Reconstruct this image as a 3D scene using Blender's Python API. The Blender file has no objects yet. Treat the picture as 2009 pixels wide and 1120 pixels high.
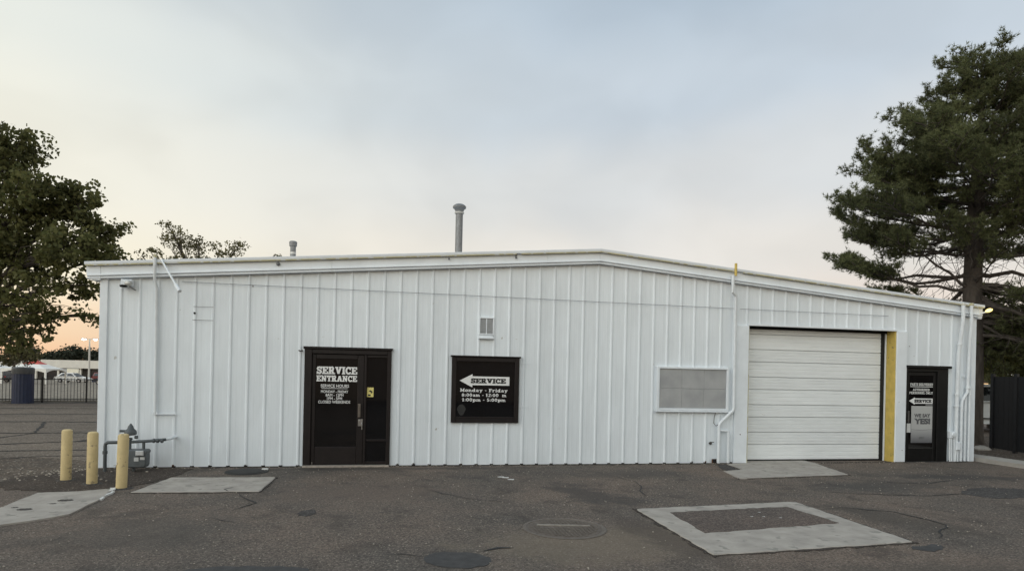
import bpy, math, random
import numpy as np
from mathutils import Vector, Matrix
random.seed(7); rng = np.random.default_rng(11)
R = math.radians
S = bpy.context.scene
C = S.collection

# ------------------------------------------------------------------ camera
cam_d = bpy.data.cameras.new('camera'); cam = bpy.data.objects.new('camera', cam_d); C.objects.link(cam)
cam_d.sensor_width = 36; cam_d.lens = 1211.2 / 2009 * 36
cam_d.shift_y = (729.449 - 560) / 2009
cam_d.clip_start = .05; cam_d.clip_end = 6000
CAM = Vector((5.0733, -12.0617, 1.8473)); YAW = .18944; ROLL = .02122
cam.matrix_world = Matrix.Translation(CAM) @ Matrix.Rotation(-YAW, 4, 'Z') @ Matrix.Rotation(math.pi / 2, 4, 'X') @ Matrix.Rotation(ROLL, 4, 'Z')
S.camera = cam

# ------------------------------------------------------------------ sky, sun, exposure
SUN_AZ = R(-128)      # clockwise from +Y; sunset left, but turned to the camera's side to brighten the wall
SUN_EL = R(20)
sun_dir = Vector((math.sin(SUN_AZ) * math.cos(SUN_EL), math.cos(SUN_AZ) * math.cos(SUN_EL), math.sin(SUN_EL)))
world = bpy.data.worlds.new('World'); S.world = world; world.use_nodes = True
wn = world.node_tree; wn.nodes.clear()
def wnode(t, **k):
    n = wn.nodes.new(t)
    for a, b in k.items(): setattr(n, a, b)
    return n
def lin(c):
    return tuple(((v / 255) / 12.92 if v / 255 <= .04045 else ((v / 255 + .055) / 1.055) ** 2.4) for v in c) + (1,)
def ramp_set(n, stops):
    r = n.color_ramp; r.interpolation = 'EASE'
    while len(r.elements) < len(stops): r.elements.new(.5)
    for e, (p, c) in zip(r.elements, stops): e.position = p; e.color = lin(c)
wo = wnode('ShaderNodeOutputWorld'); bg = wnode('ShaderNodeBackground')
tc = wnode('ShaderNodeTexCoord'); sep = wnode('ShaderNodeSeparateXYZ')
wn.links.new(tc.outputs['Generated'], sep.inputs[0])
ra = wnode('ShaderNodeValToRGB'); rb = wnode('ShaderNodeValToRGB')
ramp_set(ra, [(0, (251, 198, 150)), (.05, (252, 216, 172)), (.13, (252, 242, 212)), (.24, (249, 245, 227)), (.40, (236, 238, 228)), (.52, (216, 222, 222)), (1, (180, 195, 208))])
ramp_set(rb, [(0, (236, 210, 190)), (.08, (236, 221, 208)), (.17, (232, 228, 221)), (.28, (217, 220, 221)), (.40, (198, 209, 219)), (.54, (178, 194, 209)), (1, (158, 176, 196))])
# soft cloud veil shifts the height that the colours are read at
mp = wnode('ShaderNodeMapping'); mp.inputs['Scale'].default_value = (1.0, 1.0, 1.7)
wn.links.new(tc.outputs['Generated'], mp.inputs[0])
cl = wnode('ShaderNodeTexNoise'); cl.inputs['Scale'].default_value = 2.6; cl.inputs['Detail'].default_value = 2.5; cl.inputs['Roughness'].default_value = .5; cl.inputs['Distortion'].default_value = .4
wn.links.new(mp.outputs[0], cl.inputs[0])
def m(op, a, b=None, c=None, clamp=False):
    n = wnode('ShaderNodeMath', operation=op); n.use_clamp = clamp
    for i, v in enumerate((a, b, c)):
        if v is None: continue
        if isinstance(v, (int, float)): n.inputs[i].default_value = v
        else: wn.links.new(v, n.inputs[i])
    return n.outputs[0]
wob = m('MULTIPLY', m('SUBTRACT', cl.outputs['Fac'], .5), .13)
wob = m('MULTIPLY', wob, m('MINIMUM', m('MULTIPLY', m('MAXIMUM', sep.outputs['Z'], 0.0), 5.0), 1.0))
elev = m('ADD', m('MAXIMUM', sep.outputs['Z'], 0.0), wob, clamp=True)
wn.links.new(elev, ra.inputs[0]); wn.links.new(elev, rb.inputs[0])
dotw = m('ADD', m('MULTIPLY', sep.outputs['X'], math.sin(SUN_AZ)), m('MULTIPLY', sep.outputs['Y'], math.cos(SUN_AZ)))
# 1 towards the turned glow, 0 away from it
g = wnode('ShaderNodeMapRange', interpolation_type='SMOOTHSTEP'); g.inputs['From Min'].default_value = -.92; g.inputs['From Max'].default_value = .12
wn.links.new(dotw, g.inputs['Value'])
mixs = wnode('ShaderNodeMix', data_type='RGBA'); wn.links.new(g.outputs[0], mixs.inputs[0]); wn.links.new(rb.outputs[0], mixs.inputs[6]); wn.links.new(ra.outputs[0], mixs.inputs[7])
g2 = wnode('ShaderNodeMapRange', interpolation_type='SMOOTHSTEP'); g2.inputs['From Min'].default_value = 0; g2.inputs['From Max'].default_value = 1.0; g2.inputs['To Min'].default_value = 1.0; g2.inputs['To Max'].default_value = 1.7  # extra sky brightness outside the frame, added to light the wall
wn.links.new(dotw, g2.inputs['Value'])
sky = wnode('ShaderNodeTexSky', sky_type='NISHITA', sun_disc=False, sun_elevation=SUN_EL, sun_rotation=SUN_AZ, altitude=1600, dust_density=2.0)
skys = wnode('ShaderNodeVectorMath', operation='SCALE'); skys.inputs['Scale'].default_value = .05; wn.links.new(sky.outputs[0], skys.inputs[0])
vs = wnode('ShaderNodeVectorMath', operation='SCALE'); wn.links.new(mixs.outputs[2], vs.inputs[0]); wn.links.new(g2.outputs[0], vs.inputs['Scale'])
vn = wnode('ShaderNodeTexNoise'); vn.inputs['Scale'].default_value = 5.0; vn.inputs['Detail'].default_value = 3; vn.inputs['Roughness'].default_value = .45; vn.inputs['Distortion'].default_value = .3; wn.links.new(mp.outputs[0], vn.inputs[0])
vr = wnode('ShaderNodeMapRange', interpolation_type='SMOOTHSTEP'); vr.inputs['From Min'].default_value = .35; vr.inputs['From Max'].default_value = .72; vr.inputs['To Min'].default_value = 1.035; vr.inputs['To Max'].default_value = .95; wn.links.new(vn.outputs['Fac'], vr.inputs['Value'])
vs0 = vs; vs = wnode('ShaderNodeVectorMath', operation='SCALE'); wn.links.new(vs0.outputs[0], vs.inputs[0]); wn.links.new(vr.outputs[0], vs.inputs['Scale'])
fin = wnode('ShaderNodeMix', data_type='RGBA'); fin.inputs[0].default_value = .05
wn.links.new(vs.outputs[0], fin.inputs[6]); wn.links.new(skys.outputs[0], fin.inputs[7])
wn.links.new(fin.outputs[2], bg.inputs['Color']); bg.inputs['Strength'].default_value = 1.0
wn.links.new(bg.outputs[0], wo.inputs['Surface'])

sl = bpy.data.lights.new('sun', 'SUN'); sl.energy = .85; sl.angle = R(70); sl.color = (.88, .94, 1)  # broad soft sun added as fill, angled to brighten the wall
so = bpy.data.objects.new('sun', sl); C.objects.link(so); so.rotation_euler = sun_dir.to_track_quat('Z', 'Y').to_euler(); so.location = (-30, -20, 25)
S.view_settings.view_transform = 'Standard'; S.view_settings.look = 'None'; S.view_settings.gamma = 1; S.view_settings.use_curve_mapping = False
S.view_settings.exposure = 0.06
S.render.engine = 'CYCLES'; S.cycles.max_bounces = 6; S.cycles.use_denoising = True

# ------------------------------------------------------------------ materials
MATS = {}
def base_mat(name):
    mt = bpy.data.materials.new(name); mt.use_nodes = True; MATS[name] = mt
    nt = mt.node_tree; return mt, nt, nt.nodes['Principled BSDF']
def nadd(nt, t, **k):
    n = nt.nodes.new(t)
    for a, b in k.items(): setattr(n, a, b)
    return n
def mat(name, col, rough=.6, metal=0, vary=.12, scale=6.0, bump=0.0, bscale=60.0, stretch=(1, 1, 1), emit=0, spec=.5, second=None, spot=None):
    """painted / plain surface with procedural variation in tone, roughness and relief"""
    mt, nt, p = base_mat(name); L = nt.links.new
    col = tuple(col[:3])
    t = nadd(nt, 'ShaderNodeTexCoord'); mpn = nadd(nt, 'ShaderNodeMapping'); mpn.inputs['Scale'].default_value = stretch; L(t.outputs['Object'], mpn.inputs[0])
    n1 = nadd(nt, 'ShaderNodeTexNoise'); n1.inputs['Scale'].default_value = scale; n1.inputs['Detail'].default_value = 6; n1.inputs['Roughness'].default_value = .62
    L(mpn.outputs[0], n1.inputs[0])
    mr = nadd(nt, 'ShaderNodeMapRange'); mr.inputs['From Min'].default_value = .3; mr.inputs['From Max'].default_value = .7; L(n1.outputs['Fac'], mr.inputs['Value'])
    mx = nadd(nt, 'ShaderNodeMix', data_type='RGBA'); L(mr.outputs[0], mx.inputs[0])
    mx.inputs[6].default_value = tuple(v * (1 - vary) for v in (second or col)) + (1,); mx.inputs[7].default_value = tuple(min(1, v * (1 + vary)) for v in col) + (1,)
    out = mx.outputs[2]
    if spot:   # (colour, scale, threshold): small chips, rust, stains with a shape of their own
        n3 = nadd(nt, 'ShaderNodeTexNoise'); n3.inputs['Scale'].default_value = spot[1]; n3.inputs['Detail'].default_value = 4; L(t.outputs['Object'], n3.inputs[0])
        m3 = nadd(nt, 'ShaderNodeMapRange'); m3.inputs['From Min'].default_value = spot[2]; m3.inputs['From Max'].default_value = spot[2] + .05; L(n3.outputs['Fac'], m3.inputs['Value'])
        mx3 = nadd(nt, 'ShaderNodeMix', data_type='RGBA'); L(m3.outputs[0], mx3.inputs[0]); L(out, mx3.inputs[6]); mx3.inputs[7].default_value = tuple(spot[0]) + (1,); out = mx3.outputs[2]
    L(out, p.inputs['Base Color'])
    p.inputs['Roughness'].default_value = rough; p.inputs['Metallic'].default_value = metal; p.inputs['Specular IOR Level'].default_value = spec
    if bump:
        n2 = nadd(nt, 'ShaderNodeTexNoise'); n2.inputs['Scale'].default_value = bscale; n2.inputs['Detail'].default_value = 4; L(mpn.outputs[0], n2.inputs[0])
        b = nadd(nt, 'ShaderNodeBump'); b.inputs['Strength'].default_value = bump; b.inputs['Distance'].default_value = .01; L(n2.outputs['Fac'], b.inputs['Height']); L(b.outputs[0], p.inputs['Normal'])
    if emit:
        p.inputs['Emission Color'].default_value = col + (1,); p.inputs['Emission Strength'].default_value = emit
    return mt
def asphalt(name, c1, c2, light, cells=55.0, bump=.6, stain=(.035, .033, .031), amount=.6, spots=()):
    mt, nt, p = base_mat(name); L = nt.links.new
    t = nadd(nt, 'ShaderNodeTexCoord')
    big = nadd(nt, 'ShaderNodeTexNoise'); big.inputs['Scale'].default_value = .42; big.inputs['Detail'].default_value = 7; big.inputs['Roughness'].default_value = .6; L(t.outputs['Object'], big.inputs[0])
    mr = nadd(nt, 'ShaderNodeMapRange'); mr.inputs['From Min'].default_value = .35; mr.inputs['From Max'].default_value = .65; L(big.outputs['Fac'], mr.inputs['Value'])
    mx = nadd(nt, 'ShaderNodeMix', data_type='RGBA'); L(mr.outputs[0], mx.inputs[0]); mx.inputs[6].default_value = tuple(c1) + (1,); mx.inputs[7].default_value = tuple(c2) + (1,)
    vo = nadd(nt, 'ShaderNodeTexVoronoi'); vo.inputs['Scale'].default_value = cells; L(t.outputs['Object'], vo.inputs['Vector'])
    sepc = nadd(nt, 'ShaderNodeSeparateColor'); L(vo.outputs['Color'], sepc.inputs[0])
    m1 = nadd(nt, 'ShaderNodeMapRange'); m1.inputs['To Min'].default_value = .60; m1.inputs['To Max'].default_value = 1.4; L(sepc.outputs[0], m1.inputs['Value'])
    gr = nadd(nt, 'ShaderNodeTexNoise'); gr.inputs['Scale'].default_value = cells * .42; gr.inputs['Detail'].default_value = 3; gr.inputs['Roughness'].default_value = .7; L(t.outputs['Object'], gr.inputs[0])
    gm_ = nadd(nt, 'ShaderNodeMapRange'); gm_.inputs['From Min'].default_value = .32; gm_.inputs['From Max'].default_value = .68; gm_.inputs['To Min'].default_value = .62; gm_.inputs['To Max'].default_value = 1.38; L(gr.outputs['Fac'], gm_.inputs['Value'])
    gm2 = nadd(nt, 'ShaderNodeMath', operation='MULTIPLY'); L(gm_.outputs[0], gm2.inputs[0]); L(m1.outputs[0], gm2.inputs[1])
    sc = nadd(nt, 'ShaderNodeVectorMath', operation='SCALE'); L(mx.outputs[2], sc.inputs[0]); L(gm2.outputs[0], sc.inputs['Scale'])
    # a few pale stones
    m2 = nadd(nt, 'ShaderNodeMapRange'); m2.inputs['From Min'].default_value = .955; m2.inputs['From Max'].default_value = .97; L(sepc.outputs[1], m2.inputs['Value'])
    mx2 = nadd(nt, 'ShaderNodeMix', data_type='RGBA'); L(m2.outputs[0], mx2.inputs[0]); L(sc.outputs[0], mx2.inputs[6]); mx2.inputs[7].default_value = tuple(light) + (1,)
    # medium mottling and stains
    mid = nadd(nt, 'ShaderNodeTexNoise'); mid.inputs['Scale'].default_value = 1.7; mid.inputs['Detail'].default_value = 7; mid.inputs['Roughness'].default_value = .65; mid.inputs['Distortion'].default_value = .6; L(t.outputs['Object'], mid.inputs[0])
    m4 = nadd(nt, 'ShaderNodeMapRange'); m4.inputs['From Min'].default_value = .52; m4.inputs['From Max'].default_value = .74; m4.inputs['To Max'].default_value = amount; L(mid.outputs['Fac'], m4.inputs['Value'])
    mx3 = nadd(nt, 'ShaderNodeMix', data_type='RGBA'); L(m4.outputs[0], mx3.inputs[0]); L(mx2.outputs[2], mx3.inputs[6]); mx3.inputs[7].default_value = tuple(stain) + (1,)
    out = mx3.outputs[2]
    if spots:      # old spills and drifts of sand, each with its own ragged outline
        nz = nadd(nt, 'ShaderNodeTexNoise'); nz.inputs['Scale'].default_value = 2.6; nz.inputs['Detail'].default_value = 6; nz.inputs['Roughness'].default_value = .7; L(t.outputs['Object'], nz.inputs[0])
    for (cx, cy, rx, ry, rot, colr, amt) in spots:
        mp_ = nadd(nt, 'ShaderNodeMapping', vector_type='TEXTURE'); mp_.inputs['Location'].default_value = (cx, cy, 0); mp_.inputs['Rotation'].default_value = (0, 0, rot); mp_.inputs['Scale'].default_value = (rx, ry, 1); L(t.outputs['Object'], mp_.inputs[0])
        ln = nadd(nt, 'ShaderNodeVectorMath', operation='LENGTH'); L(mp_.outputs[0], ln.inputs[0])
        wv = nadd(nt, 'ShaderNodeMath', operation='MULTIPLY_ADD'); wv.inputs[1].default_value = 2.4; L(nz.outputs['Fac'], wv.inputs[0]); L(ln.outputs['Value'], wv.inputs[2])
        mr_ = nadd(nt, 'ShaderNodeMapRange', interpolation_type='SMOOTHSTEP'); mr_.inputs['From Min'].default_value = 2.35; mr_.inputs['From Max'].default_value = 1.55; mr_.inputs['To Min'].default_value = 0; mr_.inputs['To Max'].default_value = amt; L(wv.outputs[0], mr_.inputs['Value'])
        mxs = nadd(nt, 'ShaderNodeMix', data_type='RGBA'); L(mr_.outputs[0], mxs.inputs[0]); L(out, mxs.inputs[6]); mxs.inputs[7].default_value = tuple(colr) + (1,); out = mxs.outputs[2]
    L(out, p.inputs['Base Color']); p.inputs['Roughness'].default_value = .9; p.inputs['Specular IOR Level'].default_value = .25
    fine = nadd(nt, 'ShaderNodeTexNoise'); fine.inputs['Scale'].default_value = 14; fine.inputs['Detail'].default_value = 8; L(t.outputs['Object'], fine.inputs[0])
    ad = nadd(nt, 'ShaderNodeMath', operation='MULTIPLY_ADD'); ad.inputs[1].default_value = .5; L(vo.outputs['Distance'], ad.inputs[0]); L(fine.outputs['Fac'], ad.inputs[2])
    b = nadd(nt, 'ShaderNodeBump'); b.inputs['Strength'].default_value = bump; b.inputs['Distance'].default_value = .012; L(ad.outputs[0], b.inputs['Height']); L(b.outputs[0], p.inputs['Normal'])
    return mt
def leaf_mat(name, c1, c2, trans=.35):
    mt, nt, p = base_mat(name); L = nt.links.new
    gi = nadd(nt, 'ShaderNodeNewGeometry'); mx = nadd(nt, 'ShaderNodeMix', data_type='RGBA'); L(gi.outputs['Random Per Island'], mx.inputs[0])
    mx.inputs[6].default_value = tuple(c1) + (1,); mx.inputs[7].default_value = tuple(c2) + (1,)
    t = nadd(nt, 'ShaderNodeTexCoord'); n1 = nadd(nt, 'ShaderNodeTexNoise'); n1.inputs['Scale'].default_value = .8; L(t.outputs['Object'], n1.inputs[0])
    m1 = nadd(nt, 'ShaderNodeMapRange'); m1.inputs['From Min'].default_value = .3; m1.inputs['From Max'].default_value = .7; m1.inputs['To Min'].default_value = .65; m1.inputs['To Max'].default_value = 1.35; L(n1.outputs['Fac'], m1.inputs['Value'])
    sc = nadd(nt, 'ShaderNodeVectorMath', operation='SCALE'); L(mx.outputs[2], sc.inputs[0]); L(m1.outputs[0], sc.inputs['Scale'])
    L(sc.outputs[0], p.inputs['Base Color']); p.inputs['Roughness'].default_value = .65; p.inputs['Specular IOR Level'].default_value = .3
    tr = nadd(nt, 'ShaderNodeBsdfTranslucent'); L(sc.outputs[0], tr.inputs[0])
    ms = nadd(nt, 'ShaderNodeMixShader'); ms.inputs[0].default_value = trans; L(p.outputs[0], ms.inputs[1]); L(tr.outputs[0], ms.inputs[2])
    L(ms.outputs[0], nt.nodes['Material Output'].inputs[0]); return mt

M = MATS
mat('white_wall', (.745, .79, .825), .5, vary=.06, scale=1.6, bump=.12, bscale=5, stretch=(3, 1, .5), spot=((.44, .42, .39), 6.5, .715))
mat('white_trim', (.745, .785, .82), .45, vary=.06, scale=3, bump=.06, bscale=18, spot=((.42, .40, .37), 7, .745))
mat('white_pipe', (.73, .765, .79), .45, vary=.06, scale=8, bump=.05)
mat('roof_edge', (.66, .69, .715), .4, vary=.07, scale=4)
mat('yellow_paint', (.56, .41, .10), .55, vary=.16, scale=7, bump=.1, spot=((.2, .16, .08), 9, .68))
mat('pale_yellow', (.50, .455, .27), .55, vary=.15, scale=5, spot=((.6, .6, .57), 11, .55))
mat('bollard_yellow', (.57, .445, .225), .6, vary=.1, scale=9, bump=.15, bscale=40, spot=((.32, .25, .14), 11, .62))
mat('brown_frame', (.0125, .0085, .008), .5, vary=.25, scale=7, bump=.03, spec=.3)
mat('black_frame', (.006, .0055, .0055), .5, spec=.25, vary=.3, scale=7)
mat('dark_glass', (.004, .004, .005), .045, vary=.3, scale=2, spec=.5)
mat('door_glass', (.006, .005, .005), .06, vary=.3, scale=2, spec=.55)
mat('letter_white', (.78, .78, .77), .5, vary=.04, scale=20)
mat('letter_black', (.012, .012, .012), .5, vary=.2, scale=20)
mat('steel', (.36, .34, .32), .35, .8, vary=.2, scale=20)
mat('dark_steel', (.10, .095, .09), .45, .5, vary=.2, scale=15)
mat('galvanised', (.215, .22, .225), .5, .5, vary=.22, scale=9, stretch=(3, 3, 1))
mat('louvre_grey', (.40, .405, .41), .55, .1, vary=.12, scale=12)
mat('pale_metal', (.55, .55, .53), .45, .4, vary=.1, scale=9)
mat('gas_grey', (.085, .095, .10), .55, .2, vary=.2, scale=12, bump=.1, spot=((.16, .10, .06), 16, .70))
mat('meter_body', (.11, .12, .125), .5, .2, vary=.18, scale=10, bump=.08)
mat('label_pale', (.55, .55, .54), .6, vary=.08, scale=25)
mat('notice_yellow', (.72, .63, .22), .7, vary=.05, scale=30)
mat('decal_grey', (.020, .020, .0195), .6, vary=.3, scale=18)
mat('door_slat', (.79, .81, .815), .5, vary=.05, scale=2.5, bump=.1, bscale=30, stretch=(.7, 1, 3), spot=((.45, .42, .38), 6, .73))
mat('rubber', (.010, .010, .010), .8, vary=.3)
mat('interior', (.05, .05, .05), .9)
mat('rust', (.10, .045, .022), .9, vary=.5, scale=30)
mat('concrete', (.355, .322, .283), .9, vary=.20, scale=3.4, bump=.4, bscale=110, spot=((.25, .235, .205), 6.0, .60))
mat('kerb_concrete', (.36, .335, .30), .9, vary=.15, scale=4, bump=.3, bscale=90)
mat('threshold', (.36, .31, .26), .8, vary=.3, scale=14, bump=.2)
mat('chip_white', (.62, .62, .6), .8, vary=.15, scale=30)
mat('tar', (.045, .043, .042), .8, vary=.35, scale=9, bump=.5, bscale=130)
mat('crack_fill', (.022, .021, .021), .85, vary=.3, scale=20)
mat('iron_cover', (.13, .105, .085), .7, .3, vary=.35, scale=14, bump=.3)
mat('dark_cover', (.018, .017, .016), .7, .2, vary=.4, scale=12, bump=.3)
mat('iron_bar', (.155, .130, .108), .6, .5, vary=.3, scale=20)
mat('iron_pale', (.25, .22, .185), .7, .2, vary=.25, scale=20)
mat('fence_black', (.012, .012, .013), .5, vary=.3)
mat('screen_black', (.006, .006, .007), .75, vary=.35, scale=5)
mat('bin_blue', (.012, .020, .055), .5, vary=.2)
mat('bin_grey', (.09, .095, .10), .5, vary=.2)
mat('bark', (.055, .045, .037), .95, vary=.45, scale=9, bump=1.0, bscale=18, stretch=(1, 1, .25))
mat('bark_pale', (.10, .085, .07), .95, vary=.4, scale=9, bump=.8, bscale=18, stretch=(1, 1, .25))
mat('tent_white', (.78, .77, .73), .7, vary=.05); mat('tent_red', (.55, .08, .06), .7, vary=.1)
mat('stucco_white', (.62, .60, .55), .8, vary=.08, scale=1); mat('shop_dark', (.05, .045, .04), .8, vary=.3, scale=.6); mat('pane_dark', (.02, .02, .022), .1)
mat('tan_wall', (.48, .38, .30), .85, vary=.1, scale=1)
mat('sign_cream', (.72, .69, .58), .6, vary=.12, scale=2)
mat('lamp_lit', (1, .93, .80), .5, emit=14, vary=0); mat('flood_lit', (1, .74, .26), .5, emit=1.9, vary=0); mat('window_lit', (1, .62, .30), .5, emit=1.6, vary=.3, scale=2)
mat('pole_pale', (.5, .49, .46), .5, vary=.1)
for n_, c_ in dict(white=(.7, .7, .69), red=(.16, .03, .03), navy=(.02, .03, .07), silver=(.62, .65, .67), dark=(.03, .03, .032), grey=(.3, .31, .32)).items():
    mat('car_' + n_, c_, .25, 0, vary=.03)
mat('car_glass', (.012, .014, .016), .06); mat('tyre', (.012, .012, .012), .85); mat('rim', (.4, .4, .41), .3, .8); mat('headlight', (.75, .75, .72), .2); mat('taillight', (.35, .02, .02), .3)
def sheet_tone(name, amt):      # each metal sheet has weathered a little differently
    nt = M[name].node_tree; p = nt.nodes['Principled BSDF']; src = p.inputs['Base Color'].links[0].from_socket
    oi = nadd(nt, 'ShaderNodeObjectInfo'); mr = nadd(nt, 'ShaderNodeMapRange'); mr.inputs['To Min'].default_value = 1 - amt; mr.inputs['To Max'].default_value = 1 + amt * .4; nt.links.new(oi.outputs['Random'], mr.inputs['Value'])
    sc = nadd(nt, 'ShaderNodeVectorMath', operation='SCALE'); nt.links.new(src, sc.inputs[0]); nt.links.new(mr.outputs[0], sc.inputs['Scale']); nt.links.new(sc.outputs[0], p.inputs['Base Color'])
    tx = nadd(nt, 'ShaderNodeTexCoord'); big = nadd(nt, 'ShaderNodeTexNoise'); big.inputs['Scale'].default_value = 1.6; big.inputs['Detail'].default_value = 2; nt.links.new(tx.outputs['Object'], big.inputs[0])
    bp = nadd(nt, 'ShaderNodeBump'); bp.inputs['Strength'].default_value = .35; bp.inputs['Distance'].default_value = .05; nt.links.new(big.outputs['Fac'], bp.inputs['Height'])
    old = p.inputs['Normal'].links[0].from_socket; nt.links.new(old, bp.inputs['Normal']); nt.links.new(bp.outputs[0], p.inputs['Normal'])
sheet_tone('white_wall', .05); sheet_tone('door_slat', .05)
asphalt('asphalt_yard', (.160, .123, .098), (.102, .088, .076), (.27, .235, .19), cells=75, bump=.9, stain=(.050, .042, .036), amount=.8, spots=(
    (7.3, -5.6, 1.7, .9, 0, (.19, .155, .115), .55), (8.05, -3.0, .5, 1.3, .35, (.052, .048, .045), .7), (5.0, -.35, 4.5, .16, 0, (.055, .048, .042), .6), (13.6, -2.7, 1.9, .55, .1, (.06, .056, .052), .6),
    (15.8, -2.0, 1.8, .35, -.2, (.055, .051, .048), .7), (11.7, -5.0, .5, 1.2, .4, (.07, .06, .05), .6), (2.4, -4.6, 1.2, 1.0, 0, (.085, .076, .066), .5), (9.3, -1.2, 1.6, .5, .1, (.07, .064, .058), .5), (4.6, -2.6, 1.6, .8, 0, (.135, .104, .085), .5), (10.2, -7.2, 2.5, .6, 0, (.085, .072, .06), .6), (8.1, -5.4, .3, 1.3, .2, (.075, .06, .05), .6)))
asphalt('asphalt_lot', (.26, .225, .18), (.21, .185, .15), (.3, .28, .25), cells=9, bump=.2, amount=.3)  # worn asphalt with the beige of the lamplight mixed into its colour
asphalt('asphalt_inset', (.125, .095, .079), (.100, .083, .072), (.2, .17, .15), cells=75, amount=.4)
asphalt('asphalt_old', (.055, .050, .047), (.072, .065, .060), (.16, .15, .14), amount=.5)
asphalt('dirt', (.115, .090, .068), (.088, .070, .056), (.30, .27, .23), cells=40, bump=.9)
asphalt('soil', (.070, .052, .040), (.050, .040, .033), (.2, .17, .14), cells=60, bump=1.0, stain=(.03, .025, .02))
asphalt('asphalt_tan', (.175, .142, .112), (.130, .108, .088), (.3, .26, .21), cells=40, stain=(.075, .062, .05))
asphalt('joint_dirt_shade', (.060, .048, .040), (.045, .038, .033), (.14, .12, .1), cells=80, stain=(.03, .026, .023))
mat('pebble', (.33, .29, .24), .9, vary=.3, scale=6)
leaf_mat('leaf_left', (.085, .096, .034), (.15, .145, .055), .5); leaf_mat('leaf_back', (.125, .118, .052), (.19, .17, .08), .5)
leaf_mat('leaf_small', (.10, .085, .045), (.075, .075, .030)); leaf_mat('leaf_far', (.028, .036, .026), (.040, .048, .030), .15)
leaf_mat('needles', (.095, .110, .046), (.150, .158, .074), .4)

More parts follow.
